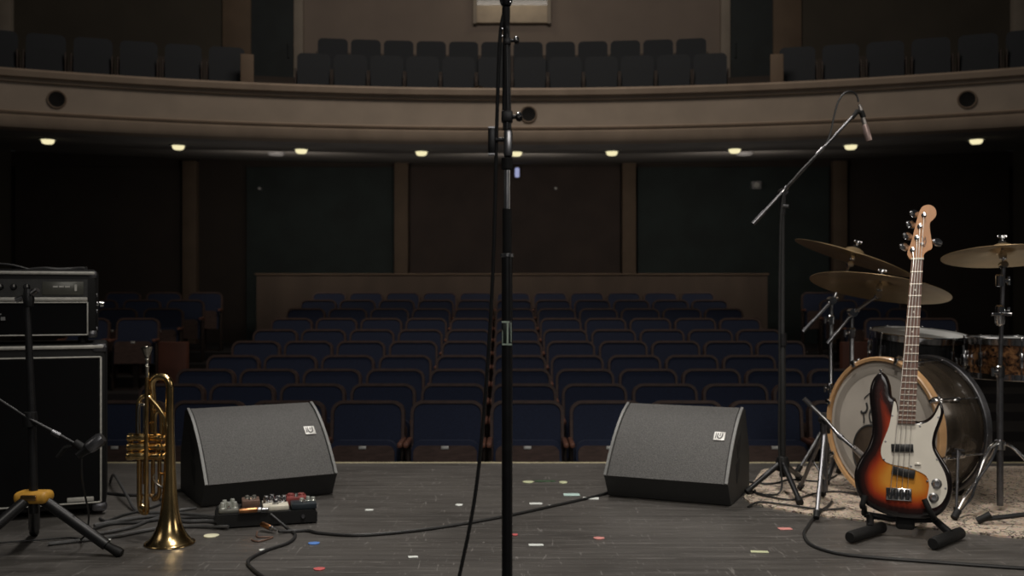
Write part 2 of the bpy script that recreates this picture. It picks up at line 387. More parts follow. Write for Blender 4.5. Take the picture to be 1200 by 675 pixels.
for (a, lb) in ((-.195, 'unlit pale oval fitting on the soffit between the second and third lamps'), (.192, 'unlit pale oval fitting on the soffit beside the third drum-side lamp')):
    t = thing('ceiling_speaker', lb, 'ceiling fitting', pol(17.2, a, soff(17.2)), group='unlit soffit fittings')
    obj('grille', lathe(bm_(), [(0, -.05), (.1, -.045), (.12, -.02), (.125, .01)], 24), 'fitting_grey', t)
for (x, z, lb, cat, nm) in ((4.26, 2.78, 'small grey box high on the dark back wall, drum side', 'wall fitting', 'wall_box'), (-4.4, 2.72, 'tiny pale spot fitting high on the dark back wall, amplifier side', 'wall fitting', 'wall_spot'), (.76, 2.72, 'tiny dim fitting on the reddish back wall beside the microphone stand', 'wall fitting', 'wall_sensor')):
    s = .17 if nm == 'wall_box' else .06
    t = thing(nm, lb, cat, (x, 17.42, z))
    obj('housing', box(bm_(), (0, -.04, 0), (s, .1, s*.8), bev=.012), 'fitting_grey', t)
    obj('lens', lathe(bm_(), [(0, .02), (s*.25, .015), (s*.3, 0)], 16, frame((0, -.09, 0), (0, -1, 0))), 'plate', t)
t = thing('exit_light', 'small bluish glowing light on the back wall behind the microphone stand', 'light', (.09, 17.42, 3.0))
obj('glow_panel', box(bm_(), (0, -.05, 0), (.08, .06, .17), bev=.025), 'blue_glow', t)
obj('housing', box(bm_(), (0, 0, 0), (.12, .06, .24), bev=.01), 'wall_dark', t)
for a, lb in ((-.3500, 'round dark speaker in the balcony front, amplifier end'), (.0135, 'round dark speaker in the balcony front behind the tall microphone stand'), (.3500, 'round dark speaker in the balcony front above the drum kit')):
    f = frame(pol(14.8, a, 3.02), (-math.sin(a), -math.cos(a), 0)); 
    t = thing('balcony_speaker', lb, 'speaker', group='round speakers in the balcony front', mtx=f)
    obj('cone', lathe(bm_(), [(0, .004), (.05, .006), (.085, .014)], 28), 'pocket', t)
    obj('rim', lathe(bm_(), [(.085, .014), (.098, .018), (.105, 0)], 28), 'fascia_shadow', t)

# ------------------------------------------------------------------ theatre seats
def rrect(w, h, r, k=5, bottom=False):
    pts = []
    for cx, cy, a0 in ((w/2-r, h-r, 0), (-w/2+r, h-r, 90)):
        for i in range(k+1):
            a = math.radians(a0+90*i/k); pts.append((cx+r*math.cos(a), cy+r*math.sin(a)))
    if bottom:
        for cx, cy, a0 in ((-w/2+r, r, 180), (w/2-r, r, 270)):
            for i in range(k+1):
                a = math.radians(a0+90*i/k); pts.append((cx+r*math.cos(a), cy+r*math.sin(a)))
    else: pts += [(-w/2, 0), (w/2, 0)]
    return pts
# seat frame: local -y faces the stage.  XZ outline extruded along y
XZ = Matrix(((1, 0, 0, 0), (0, 0, -1, 0), (0, 1, 0, 0), (0, 0, 0, 1)))     # prism x,y,w -> x, -w, y
def make_seat():
    t = thing('theatre_chair', 'navy theatre seat', 'theatre seat')
    back = Matrix.Translation((0, .17, .36)) @ Matrix.Rotation(math.radians(-8), 4, 'X') @ XZ
    b = bm_(); o = rrect(.515, .525, .085); i_ = rrect(.473, .503, .068)
    prism(b, o, -.045, .0, back)
    A = [b.verts.new(back @ V((x, y, 0))) for x, y in o]; A2 = [b.verts.new(back @ V((x, y, .030))) for x, y in o]; B2 = [b.verts.new(back @ V((x, y, .030))) for x, y in i_]; B = [b.verts.new(back @ V((x, y, 0))) for x, y in i_]
    k = len(o)
    for R, S in ((A, A2), (A2, B2), (B2, B)):
        for j in range(k): b.faces.new((R[j], R[(j+1) % k], S[(j+1) % k], S[j]))
    obj('back_frame', b, 'chair_wood', t, 50)
    b = bm_(); prism(b, rrect(.468, .499, .066), -.005, .022, back)
    es = [e for e in b.edges if len(e.link_faces) == 2 and abs(e.calc_face_angle(0)) > 1 and all((back.inverted() @ v.co).z > .01 for v in e.verts)]
    bmesh.ops.bevel(b, geom=es, offset=.014, segments=3, affect='EDGES')
    obj('back_cushion', b, 'navy', t, 50)
    sm = Matrix.Translation((0, -.02, .33)) @ Matrix.Rotation(math.radians(-5), 4, 'X') @ XZ
    obj('seat_board', prism(bm_(), rrect(.43, .27, .05), .02, .045, sm), 'chair_wood', t, 50)
    b = bm_(); prism(b, rrect(.46, .305, .07), -.075, .02, sm)
    es = [e for e in b.edges if abs(e.calc_face_angle(0)) > 1]
    bmesh.ops.bevel(b, geom=es, offset=.02, segments=3, affect='EDGES')
    obj('seat_cushion', b, 'navy', t, 50)
    obj('number_plate', box(bm_(), (0, .258, .048), (.05, .02, .004), sm, bev=.002), 'plate', t)
    for s in (-1, 1):
        p = obj('side_panel', box(bm_(), (s*.258, .10, .29), (.022, .16, .58), bev=.008), 'chair_wood_dark', t)
        obj('armrest', box(bm_(), (s*.258, .03, .615), (.036, .30, .035), bev=.012), 'arm_wood', p)
    b = bm_(); box(b, (0, .12, .01), (.50, .1, .02)); box(b, (0, .13, .17), (.06, .05, .32)); obj('floor_bracket', b, 'chair_wood_dark', t)
    return t
seat0 = make_seat(); first = True
cols = ['aisle seat on the trumpet side', 'second from the trumpet-side aisle', 'third from the trumpet-side aisle', 'fourth from the trumpet-side aisle', 'fifth from the trumpet-side aisle', 'in the middle behind the tall microphone stand',
        'fifth from the drum-side aisle', 'fourth from the drum-side aisle', 'third from the drum-side aisle', 'second from the drum-side aisle', 'aisle seat on the drum side']
rown = ['front row', 'second row from the stage', 'third row from the stage', 'fourth row from the stage', 'fifth row from the stage', 'fifth row from the back', 'fourth row from the back', 'third row from the back', 'row before the last', 'last row']
for i in range(10):
    off = .105-.0095*i
    for k in range(-5, 6):
        loc = (k*.557+off, ROWY[i], FLZ[i]); rz = 0
        lb = 'navy folding seat, %s, %s' % (rown[i], cols[k+5])
        if first: seat0.location = loc; seat0['label'] = lb; seat0['group'] = 'seats in the middle block'; first = False
        else: dup(seat0, loc, rz, lb)
# side blocks
def side_seat(s, i, k):
    x = s*(4.62+.62*k); y = 12.16+.9*(i-6)
    side = 'amplifier' if s < 0 else 'drum'
    c = dup(seat0, (x, y, FLZ[i]), -s*math.radians(7), 'dim seat in the %s-side block, %s, %s' % (side, ['fourth row from the back', 'third row from the back', 'row before the last', 'last row'][i-6], ['beside the aisle', 'second from the aisle', 'third from the aisle'][k]))
    c['group'] = 'seats in the side blocks'
for i in range(6, 10):
    for k in range(2 if i < 8 else 3): side_seat(-1, i, k)
    for k in range(2): side_seat(1, i, k)
# balcony seats (smaller in view: backrest, seat, armrest)
def make_bseat():
    t = thing('balcony_chair', 'dim navy balcony seat', 'theatre seat', group='balcony seats')
    back = Matrix.Translation((0, .14, .33)) @ Matrix.Rotation(math.radians(-10), 4, 'X') @ XZ
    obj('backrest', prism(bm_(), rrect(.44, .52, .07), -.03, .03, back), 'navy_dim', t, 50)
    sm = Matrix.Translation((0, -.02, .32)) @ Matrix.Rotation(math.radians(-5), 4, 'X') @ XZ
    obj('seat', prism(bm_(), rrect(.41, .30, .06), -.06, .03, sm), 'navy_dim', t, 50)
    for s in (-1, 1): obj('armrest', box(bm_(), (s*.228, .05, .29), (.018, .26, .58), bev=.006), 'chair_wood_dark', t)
    return t
bs0 = make_bseat(); first = True
def bseat(r, a, z, lb):
    global first
    p = pol(r, a, z)
    if first: bs0.location = p; bs0.rotation_euler = (0, 0, -a); bs0['label'] = lb; first = False
    else: dup(bs0, p, -a, lb)
def ends(k, n): 
    return '%s from the %s side' % (ORD[k], 'amplifier') if k < n//2 else '%s from the %s side' % (ORD[n-1-k], 'drum')
for r, z, nm in ((16.2, TA, 'front row'), (17.6, TB, 'back row')):
    for k in range(12):
        bseat(r, (k-5.5)*.478/r*1.005, z, 'dim navy seat in the balcony middle block, %s, %s' % (nm, ends(k, 12)))
for s in (-1, 1):
    for k in range(6):
        bseat(15.75, s*(.226+k*.0325)*1.02, TA-.08, 'dim navy seat in the %s-side balcony block, %s from the balcony aisle' % ('amplifier' if s < 0 else 'drum', ORD[k]))
for i, s in enumerate((-1, 1)):
    b = bm_(); box(b, (0, 0, .30), (.16, .05, .62), bev=.01); o = struct('balcony_end_panel_%d' % (i+1), b, 'pilaster'); o.location = pol(15.5, s*.2135, TA-.03); o.rotation_euler = (0, 0, -s*.21)
t = thing('paper_programme', 'pale crumpled programme lying on the balcony rail below the middle seats', 'paper', (-.40, 12.05, 3.326))
b = bm_(); bmesh.ops.create_grid(b, x_segments=6, y_segments=4, size=.5, matrix=Matrix.Diagonal((.15, .1, 1, 1)))
for v in b.verts: v.co.z = .012+.03*math.exp(-(v.co.x/.05)**2)
obj('folded_sheet', b, 'pilaster', t)

# ------------------------------------------------------------------ centre microphone stand, d = 1.83
CX, CYY = -.009, 1.83
t = thing('microphone_stand', 'tall straight black microphone stand standing centre stage, clutch and knobs near the top', 'microphone stand', (CX, CYY, 0))
b = bm_(); cyl(b, (0, 0, .02), (0, 0, .876), .0099, n=20); obj('lower_tube', b, 'black_metal', t)
obj('tube_ring', lathe(bm_(), [(.0108, 0), (.0125, .001), (.0125, .006), (.0108, .007)], 20, Matrix.Translation((0, 0, .876))), 'steel', t)
obj('grip', cyl(bm_(), (0, 0, .884), (0, 0, .965), .0085, n=20), 'black_matte', t)
obj('upper_tube', cyl(bm_(), (0, 0, .960), (0, 0, 1.05), .0062, n=18), 'steel', t)
obj('collar', lathe(bm_(), [(.006, 1.036), (.0105, 1.038), (.0105, 1.058), (.006, 1.06)], 20), 'black_matte', t)
b = bm_(); box(b, (.002, 0, 1.085), (.016, .02, .05), bev=.005); obj('swivel', b, 'steel', t)
b = bm_(); box(b, (-.028, 0, 1.089), (.014, .018, .048), bev=.003); cyl(b, (-.022, 0, 1.092), (-.004, 0, 1.092), .004); k = obj('lock_lever', b, 'black_metal', t)
for z in (1.1135, 1.0645): obj('lever_edge', box(bm_(), (-.0285, -.002, z), (.012, .016, .003)), 'steel', k)
b = bm_(); box(b, (.0, 0, 1.134), (.021, .022, .021), bev=.003); cyl(b, (0, 0, 1.11), (0, 0, 1.126), .008); obj('clamp_block', b, 'black_metal', t)
k = obj('clamp_knob', lathe(bm_(), [(0, .0), (.004, 0), (.004, .006), (.008, .008), (.009, .014), (.006, .018), (0, .019)], 18, frame((.010, 0, 1.134), (1, 0, 0))), 'black_metal', t)
obj('knob_cap', lathe(bm_(), [(0, .003), (.004, .002), (.0055, -.001), (.0055, -.003)], 16, frame((.022, -.007, 1.137), (.3, -.8, .5))), 'chrome', k)
obj('boom_tube', cyl(bm_(), (.0015, 0, 1.14), (-.0005, 0, 1.30), .0062, .0055, n=16), 'black_metal', t)
obj('boom_rod', cyl(bm_(), (-.006, .008, 1.14), (-.0035, .004, 1.33), .0035, n=12), 'black_metal', t)
b = bm_(); box(b, (0, 0, 1.272), (.014, .016, .014), bev=.003); cyl(b, (.006, 0, 1.274), (.014, 0, 1.274), .003); obj('boom_lock', b, 'black_metal', t)
k = obj('boom_knob', lathe(bm_(), [(0, 0), (.006, .001), (.0065, .006), (.004, .009), (0, .0095)], 16, frame((.013, 0, 1.274), (1, 0, 0))), 'black_metal', t)
obj('knob_cap', lathe(bm_(), [(0, .004), (.004, .002), (.005, -.002)], 16, frame((.017, -.005, 1.277), (.2, -.8, .5))), 'chrome', k)
b = bm_(); tube(b, [(-.001, 0, 1.285), (-.001, 0, 1.30), (-.002, 0, 1.318), (-.002, 0, 1.335)], [.006, .0055, .0075, .0075], 16); obj('microphone_clip', b, 'black_matte', t)
for q in ((-.009, -.006, 1.281), (-.009, -.006, 1.344), (-.009, -.006, 1.2945), (.006, -.008, 1.343)): obj('clip_screw', box(bm_(), q, (.004, .004, .004), bev=.001), 'chrome', t)
obj('stand_base', lathe(bm_(), [(0, .02), (.02, .035), (.05, .022), (.13, .014), (.135, .004), (.13, 0), (0, 0)], 36), 'black_metal', t)
b = bm_(); box(b, (0, -.0108, .737), (.017, .0015, .044), bev=.0006); k = obj('sticker', b, 'label_dark', t)
b = bm_()
for c, s in (((-.003, -.0118, .7575), (.014, .001, .003)), ((0, -.0118, .7165), (.018, .001, .003)), ((.001, -.0118, .737), (.0028, .001, .04)), ((.0075, -.0118, .738), (.0013, .001, .036)), ((-.0082, -.0118, .73), (.001, .001, .024))): box(b, c, s)
obj('sticker_printing', b, 'label_green', k)
t = thing('microphone', 'black vocal microphone held in the clip atop the tall centre stand', 'microphone', (CX-.002, CYY, 1.337))
obj('handle', lathe(bm_(), [(0, 0), (.0085, .001), (.0115, .008), (.0120, .02), (.0135, .06), (.0155, .10)], 20), 'black_metal', t)
obj('grille_ball', lathe(bm_(), [(.0155, .10), (.019, .102), (.019, .108), (.0215, .115), (.024, .135), (.02, .155), (.01, .167), (0, .169)], 24), 'dark_steel', t)
cb = smooth([(-.012, 1.828, 1.335), (-.022, 1.83, 1.28), (-.028, 1.835, 1.12), (-.034, 1.835, .88), (-.046, 1.83, .66), (-.066, 1.82, .45), (-.098, 1.80, .285), (-.14, 1.77, .10), (-.17, 1.72, .012), (-.28, 1.55, .007), (-.5, 1.3, .007)], 8)
tag(obj('microphone_cable', tube(bm_(), cb, .0034, 8), 'cable'), 'black microphone cable hanging down beside the tall centre stand', 'cable')

# ------------------------------------------------------------------ wedge monitors
def monitor(corner, rz, w, mir, label):
    t = thing('stage_monitor', label, 'monitor speaker', (corner[0], corner[1], 0), rz, 'floor monitors')
    face = [(0, .092), (.035, .137), (.08, .190), (.13, .240), (.185, .284), (.245, .322), (.31, .350)]
    prof = [(.055, .004), (.01, .078)] + face + [(.345, .345), (.43, .16), (.43, .004)]
    YZ = Matrix(((0, 0, 1, 0), (1, 0, 0, 0), (0, 1, 0, 0), (0, 0, 0, 1)))   # x=w
    obj('cabinet', prism(bm_(), prof, 0, w, YZ), 'monitor_body', t, 30)
    def strip(x0, x1, off, f):
        bm = bm_(); nr = []
        for i, (y, z) in enumerate(f):
            a = V(f[max(0, i-1)]); c = V(f[min(len(f)-1, i+1)]); d = (c-a).normalized(); nn = V((-d.y, d.x))
            q = V((y, z)); o = q+nn*off
            nr.append([bm.verts.new((x, p.x, p.y)) for x, p in ((x0, q), (x0, o), (x1, o), (x1, q))])
        for A, B in zip(nr, nr[1:]):
            for j in range(3): bm.faces.new((A[j], A[j+1], B[j+1], B[j]))
        bm.faces.new(nr[0]); bm.faces.new(nr[-1]); return bm
    fs = [(p.x, p.y) for p in smooth([(y, z, 0) for y, z in face], 4)]
    g = obj('grille', strip(.016, w-.016, .004, fs), 'grille', t, 30)
    for x0, x1 in ((0, .011), (w-.011, w)): obj('edge_rail', strip(x0, x1, .008, fs), 'monitor_rail', t, 30)
    # badge near the upper outer corner of the face
    i = 13; y, z = fs[i]; d = (V(fs[i+1])-V(fs[i-1])).normalized(); nn = V((0, -d.y, d.x))
    bx = w-.068 if not mir else w-.062
    f = frame((bx, y, z), nn, (1, 0, 0))
    bd = obj('badge', box(bm_(), (0, 0, .006), (.044, .044, .004), f, bev=.001), 'badge', t)
    b = bm_(); u = smooth([(-.006, .014, .0085), (-.007, -.004, .0085), (.001, -.013, .0085), (.010, -.006, .0085), (.012, .014, .0085)], 4)
    tube(b, u, .0022, 6, f); tube(b, [(-.014, .014, .0085), (-.014, -.012, .0085)], .0018, 6, f); tube(b, [(.003, .014, .0085), (.002, .0, .0085)], .0018, 6, f)
    obj('badge_mark', b, 'ink', bd)
    for s, x in ((-1, 0), (1, w)):
        b = bm_()
        for pts in (((.165, .225), (.25, .265), (.24, .215), (.19, .165)), ((.16, .145), (.225, .165), (.215, .105), (.165, .07))): prism(b, pts, x-.001*(1 if s < 0 else -1)*0-.0015, x+.0015, YZ)
        obj('handle_pocket', b, 'pocket', t)
    obj('rubber_foot', box(bm_(), (w/2, .24, .003), (w-.06, .3, .006)), 'rubber', t)
    return t
monitor((-1.162, 3.765), math.radians(30), .525, False, 'black wedge floor monitor with a grey grille, beside the trumpet and pedalboard')
ang = math.radians(-24); w = .495
monitor((.82-w*math.cos(ang), 3.783-w*math.sin(ang)), ang, w, True, 'black wedge floor monitor with a grey grille, beside the drum rug')

# ------------------------------------------------------------------ guitar amplifier
AR = math.radians(21); AC = (-1.506, 3.69, 0)
t = thing('speaker_cabinet', 'tall black amplifier speaker cabinet with pale piping, standing behind the yellow-hubbed stand', 'speaker cabinet', AC, AR)
W, H, D = .70, .63, .36
obj('shell', box(bm_(), (-W/2, D/2, H/2+.015), (W, D, H-.02), bev=.012), 'tolex', t)
obj('grille_cloth', box(bm_(), (-W/2, -.001, H/2-.005), (W-.05, .012, H-.10)), 'amp_cloth', t)
b = bm_()
x0, x1, z0, z1 = -W+.02, -.016, .05, H-.045
for c, s in ((((x0+x1)/2, -.006, z1), (x1-x0, .010, .006)), (((x0+x1)/2, -.006, z0), (x1-x0, .010, .006)), ((x1, -.006, (z0+z1)/2), (.007, .010, z1-z0)), ((x0, -.006, (z0+z1)/2), (.007, .010, z1-z0))): box(b, c, s, bev=.002)
obj('piping', b, 'piping', t)
obj('top_strip', box(bm_(), (-W/2, .008, H-.008), (W-.01, .03, .014), bev=.005), 'piping', t)
for x in (-.022, -W+.022):
    for z in (.03, H-.012): obj('corner_protector', box(bm_(), (x, .018, z), (.054, .048, .034), bev=.012), 'dark_steel', t)
obj('maker_plate', box(bm_(), (-.085, -.008, .064), (.09, .006, .016), bev=.002), 'piping', t)
for x in (-.06, -W+.06):
    for y in (.06, D-.06): obj('foot', cyl(bm_(), (x, y, 0), (x, y, .028), .02), 'rubber', t)
t = thing('amplifier_head', 'black guitar amplifier head with knobs and pale trim, on top of the speaker cabinet', 'amplifier', (AC[0], AC[1], H+.008), AR)
hx1 = -.032; hx0 = -W+.032; hw = hx1-hx0; hc = (hx0+hx1)/2; HH = .262
obj('shell', box(bm_(), (hc, .16, HH/2+.016), (hw, .27, HH-.016), bev=.012), 'tolex', t)
obj('control_panel', box(bm_(), (hc-.005, .022, HH-.062), (hw-.05, .012, .066)), 'amp_panel', t)
p = obj('front_grille', box(bm_(), (hc-.005, .022, .088), (hw-.05, .010, .118)), 'amp_cloth', t)
b = bm_()
for z in (.148, .029): box(b, (hc-.005, .016, z), (hw-.05, .008, .005), bev=.0015)
for x in (hx1-.030, hx0+.022): box(b, (x, .016, .088), (.005, .008, .122), bev=.0015)
obj('piping', b, 'piping', p)
b = bm_()
for i in range(7): box(b, (-.355-.024*i, .014, .106+.002*(i % 2)), (.016, .003, .005))
for i in range(8): box(b, (-.342-.022*i, .014, .090), (.015, .003, .013)); 
obj('lettering', b, 'grey_letter', p)
obj('trim_bar', box(bm_(), (hc-.005, .018, .160), (hw-.05, .010, .014), bev=.003), 'piping', t)
obj('top_strip', box(bm_(), (hc, .034, HH-.006), (hw-.01, .03, .013), bev=.005), 'piping', t)
m_ = obj('power_panel', box(bm_(), (-.145, .016, HH-.062), (.14, .008, .05), bev=.003), 'meter', t)
b = bm_()
for i in range(3): box(b, (-.17+.02*i, .0115, HH-.056), (.016, .002, .006))
box(b, (-.102, .0115, HH-.06), (.008, .003, .024)); obj('switch', b, 'piping', m_)
for i in range(8):
    o = obj('control_knob', lathe(bm_(), [(0, .018), (.008, .017), (.009, .004), (.012, 0)], 16, frame((-.265-.043*i, .016, HH-.058), (0, -1, 0))), 'black_metal', t)
    obj('knob_pointer', box(bm_(), (-.262-.043*i, -.003, HH-.053), (.003, .002, .010), Matrix.Identity(4)), 'piping', o)
for z in (.03, HH-.012): obj('corner_protector', box(bm_(), (hx1-.014, .042, z), (.034, .04, .03), bev=.010), 'dark_steel', t)
k = obj('side_latch', lathe(bm_(), [(0, .026), (.010, .024), (.012, .012), (.006, .008), (.008, 0)], 16, frame((hx1, .06, .142), (1, 0, 0))), 'chrome', t)
for z in (.05, .115, .175): obj('side_rivet', box(bm_(), (hx1+.001, .05, z), (.006, .012, .014), bev=.002), 'steel', t)
for x in (hx1-.05, hx0+.05):
    for y in (.06, .25): obj('foot', cyl(bm_(), (x, y, -.002), (x, y, .02), .014), 'rubber', t)
b = bm_(); tube(b, smooth([(-.50, .15, HH+.002), (-.47, .15, HH+.012), (-.40, .15, HH+.028), (-.33, .15, HH+.026), (-.27, .15, HH+.010), (-.24, .15, HH+.002)], 5), .009, 10, flat=.5); obj('carry_handle', b, 'cable_grey', t)
am = Matrix.Translation((AC[0], AC[1], H+.011+HH)) @ Matrix.Rotation(AR, 4, 'Z')
tag(obj('patch_cable', tube(bm_(), [am @ p for p in smooth([(-.26, .11, .006), (-.21, .10, .010), (-.17, .105, .007), (-.12, .12, .010), (-.085, .11, .012), (-.07, .10, .010)], 6)], [.006]*30+[.009], 8), 'cable_grey'), 'short grey patch cable lying on top of the amplifier head', 'cable')

# ------------------------------------------------------------------ yellow-hubbed stand and its microphone
t = thing('boom_microphone_stand', 'black tripod boom stand with a yellow hub, in front of the speaker cabinet', 'microphone stand', (-1.493, 3.11, 0))
obj('pole', tube(bm_(), [(0, 0, .13), (-.006, 0, .43), (-.022, 0, .80)], [.0135, .0125, .0095], 16), 'black_metal', t)
hb = obj('hub', box(bm_(), (0, 0, .182), (.105, .07, .038), bev=.016, seg=4), 'yellow', t)
obj('hub_button', box(bm_(), (0, -.034, .184), (.05, .012, .018), bev=.004), 'brass_dark', hb)
for i, a in enumerate((-4.5, 115.5, 235.5)):
    c, s = math.cos(math.radians(a)), math.sin(math.radians(a))
    lg = obj('leg', tube(bm_(), [(.03*c, .03*s, .172), (.235*c, .235*s, .035)], [.0175, .0175], 14), 'black_metal', t)
    obj('foot', tube(bm_(), [(.225*c, .225*s, .040), (.25*c, .25*s, .026), (.275*c, .275*s, .013), (.285*c, .285*s, .010)], [.012, .013, .016, .012], 12), 'rubber', lg)
b = bm_(); tube(b, [(-.015, 0, .775), (-.017, 0, .80), (-.018, 0, .83)], [.014, .018, .012], 14); cb_ = obj('top_clutch', b, 'black_metal', t)
for p, q in (((.0, -.015, .815), (.02, -.018, .828)), ((-.03, -.010, .804), (-.05, -.012, .795))): obj('clutch_screw', tube(bm_(), [p, q], [.007, .009], 10), 'steel', cb_)
obj('boom_clamp', lathe(bm_(), [(0, -.024), (.02, -.022), (.022, 0), (.02, .022), (0, .024)], 18, Matrix.Translation((-.006, -.012, .425))), 'black_metal', t)
obj('boom', tube(bm_(), [(-.22, -.025, .565), (-.006, -.028, .43), (.06, -.02, .392), (.135, -.005, .345)], [.0055, .0055, .0065, .005], 12), 'black_metal', t)
b = bm_(); tube(b, [(.065, -.02, .388), (.088, -.015, .374)], .009, 12); obj('boom_joint', b, 'dark_steel', t)
b = bm_(); tube(b, [(.13, -.005, .352), (.155, -.005, .333)], [.012, .015], 12); tube(b, [(.145, -.005, .345), (.10, -.005, .335), (.075, -.005, .305)], [.006, .008, .006], 10); obj('microphone_clip', b, 'black_matte', t)
t = thing('instrument_microphone', 'stubby dark grey microphone on the short boom in front of the speaker cabinet', 'microphone', (-1.493+.165, 3.10, .328))
f = frame((0, 0, 0), (.72, .1, .55))
obj('body', lathe(bm_(), [(0, -.03), (.012, -.028), (.014, .0), (.019, .012)], 18, f), 'black_metal', t)
obj('grille_cap', lathe(bm_(), [(.019, .012), (.021, .02), (.021, .055), (.016, .066), (0, .07)], 18, f), 'dark_steel', t)
t = tag(obj('boom_cable', tube(bm_(), smooth([(-1.34, 3.10, .31), (-1.345, 3.12, .22), (-1.36, 3.2, .10), (-1.40, 3.25, .02), (-1.48, 3.3, .007), (-1.7, 3.22, .007), (-2.0, 3.1, .007)], 8), .0032, 8), 'cable'), 'thin black cable drooping from the stubby microphone to the floor', 'cable')

# ------------------------------------------------------------------ trumpet
TS = 359.
def T(px, r, y=0): return V(((px-199)/TS, y, (641-r)/TS))
TRY = 3.25
t = thing('trumpet', 'gold brass trumpet standing upright on its bell on the stage floor', 'trumpet', (-1.117, TRY, .002))
# bell flare
pr = [(28.5, 641.2), (28.2, 640.3), (26.5, 639), (24.5, 637.2), (20.5, 632.5), (17, 626.5), (14, 619), (11.8, 610), (9.8, 598), (8.2, 580), (6.8, 555), (5.6, 520), (4.9, 490), (4.6, 462)]
b = bm_(); lathe(b, [(r/TS, (641-z)/TS) for r, z in pr], 48); lathe(b, [((r-.6)/TS, (641-z)/TS) for r, z in pr], 48)
obj('bell', b, 'brass', t, 60)
obj('bell_rim', lathe(bm_(), [(28.6/TS, .001), (28.9/TS, .0025), (28.6/TS, .004), (28.1/TS, .0025)], 48, closed=True), 'brass', t)
b = bm_(); tube(b, smooth([T(199.3, 464), T(199, 455), T(195.5, 448.5), T(188, 445.8), T(181.5, 447.5), T(177.8, 453), T(177, 462, .012), T(177, 480, .02), T(177, 512, .02)], 6), [4.6/TS]*12+[4.2/TS]*37, 16); obj('bell_bend', b, 'brass', t, 60)
# leadpipe and mouthpiece
obj('leadpipe', tube(bm_(), [T(174.6, 446, -.018), T(174.4, 520, -.02), T(174, 597, -.018)], [2.3/TS, 2.6/TS, 2.6/TS], 14), 'brass_dark', t)
obj('mouthpiece', lathe(bm_(), [(2.0/TS, -.003), (2.2/TS, .0), (2.4/TS, .03), (2.9/TS, .034), (2.0/TS, .038), (1.9/TS, .052), (2.7/TS, .056), (2.3/TS, .060), (3.6/TS, .072), (5.6/TS, .086), (6.6/TS, .093), (6.7/TS, .097), (5.6/TS, .098), (3.4/TS, .086), (0, .078)], 24, Matrix.Translation(T(174.8, 445.5, -.018))), 'silver_plate', t)
# valve block: three horizontal casings
for i, (r0, yy) in enumerate(((517.5, .004), (528, .0), (538.5, -.004))):
    f = frame(T(149.5, r0, yy), (1, 0, 0)); R = 5.0/TS; L = 1/TS
    cs = obj('valve_casing', lathe(bm_(), [(0, 0), (R*.92, 0), (R*1.05, 1*L), (R*1.05, 6*L), (R*.9, 7*L), (R*.9, 12*L), (R*1.05, 13*L), (R*1.05, 18*L), (R*.96, 19*L), (R*.96, 34*L), (R*1.08, 35*L), (R*1.08, 39*L), (R*.8, 40*L), (R*.8, 43*L), (R*.95, 44*L), (R*.7, 46.5*L), (0, 47*L)], 22, f), 'brass', t)
b = bm_()
for x in (170.5, 183.5): obj('valve_brace', box(bm_(), T(x, 528), (3/TS, .012, 27/TS), bev=.003), 'brass_dark', t)
b.free()
# second slide loops above the valve block
b = bm_(); tube(b, smooth([T(161.8, 513), T(161.8, 485), T(163, 475), T(168, 468.8), T(174, 469.5), T(181, 476), T(188, 484.5), T(192.5, 493), T(193.5, 503), T(193.5, 513)], 6), 2.7/TS, 14); obj('tuning_slide', b, 'brass', t, 60)
b = bm_(); tube(b, smooth([T(163.2, 512, -.008), T(163.2, 486, -.008), T(165, 479, -.008), T(168.2, 478, -.008), T(170.5, 482, -.008), T(170.5, 512, -.008)], 5), 1.9/TS, 12); obj('valve_slide', b, 'silver_plate', t, 60)
b = bm_(); tube(b, smooth([T(182, 513), T(182, 492), T(184.5, 487), T(187.6, 488), T(189, 494), T(189, 513)], 5), 2.2/TS, 12); obj('valve_slide', b, 'brass', t, 60)
# lower slide
b = bm_(); tube(b, smooth([T(163.5, 543), T(163.5, 585), T(164, 598), T(167, 604.5), T(171.5, 605), T(174, 599, -.012), T(174, 590, -.017)], 6), 3.0/TS, 14); lo = obj('main_slide', b, 'brass_dark', t, 60)
b = bm_(); tube(b, [T(164, 584), T(164, 590)], 3.8/TS, 14); tube(b, [T(166, 598, -.004), T(171, 601, -.008)], 4.0/TS, 12); obj('slide_ferrule', b, 'brass', lo)
b = bm_(); tube(b, [T(168.5, 543, .006), T(168.5, 572, .006)], 2.0/TS, 12); tube(b, smooth([T(178.5, 543, .008), T(178.5, 586, .008), T(181, 590, .008), T(184, 588, .008), T(186, 580, .008), T(186, 543, .008)], 5), 2.4/TS, 12); obj('valve_slide', b, 'brass_dark', t, 60)
b = bm_(); tube(b, [T(176, 585.5, .002), T(181.5, 585.5, .002)], 2.2/TS, 10); obj('slide_knob', b, 'silver_plate', t)
b = bm_(); tube(b, smooth([T(181.5, 560), T(179.3, 564), T(181, 568), T(186, 573), T(191, 576), T(193.8, 577)], 5), [1.0/TS]*15+[1.6/TS]*11, 10); obj('finger_hook', b, 'silver_plate', t)
for p, q in ((T(191, 500), T(196, 500)), (T(186, 560, .006), T(194, 560)), (T(175, 500, -.018), T(178, 500, .01))): obj('brace', tube(bm_(), [p, q], 1.5/TS, 10), 'brass_dark', t)

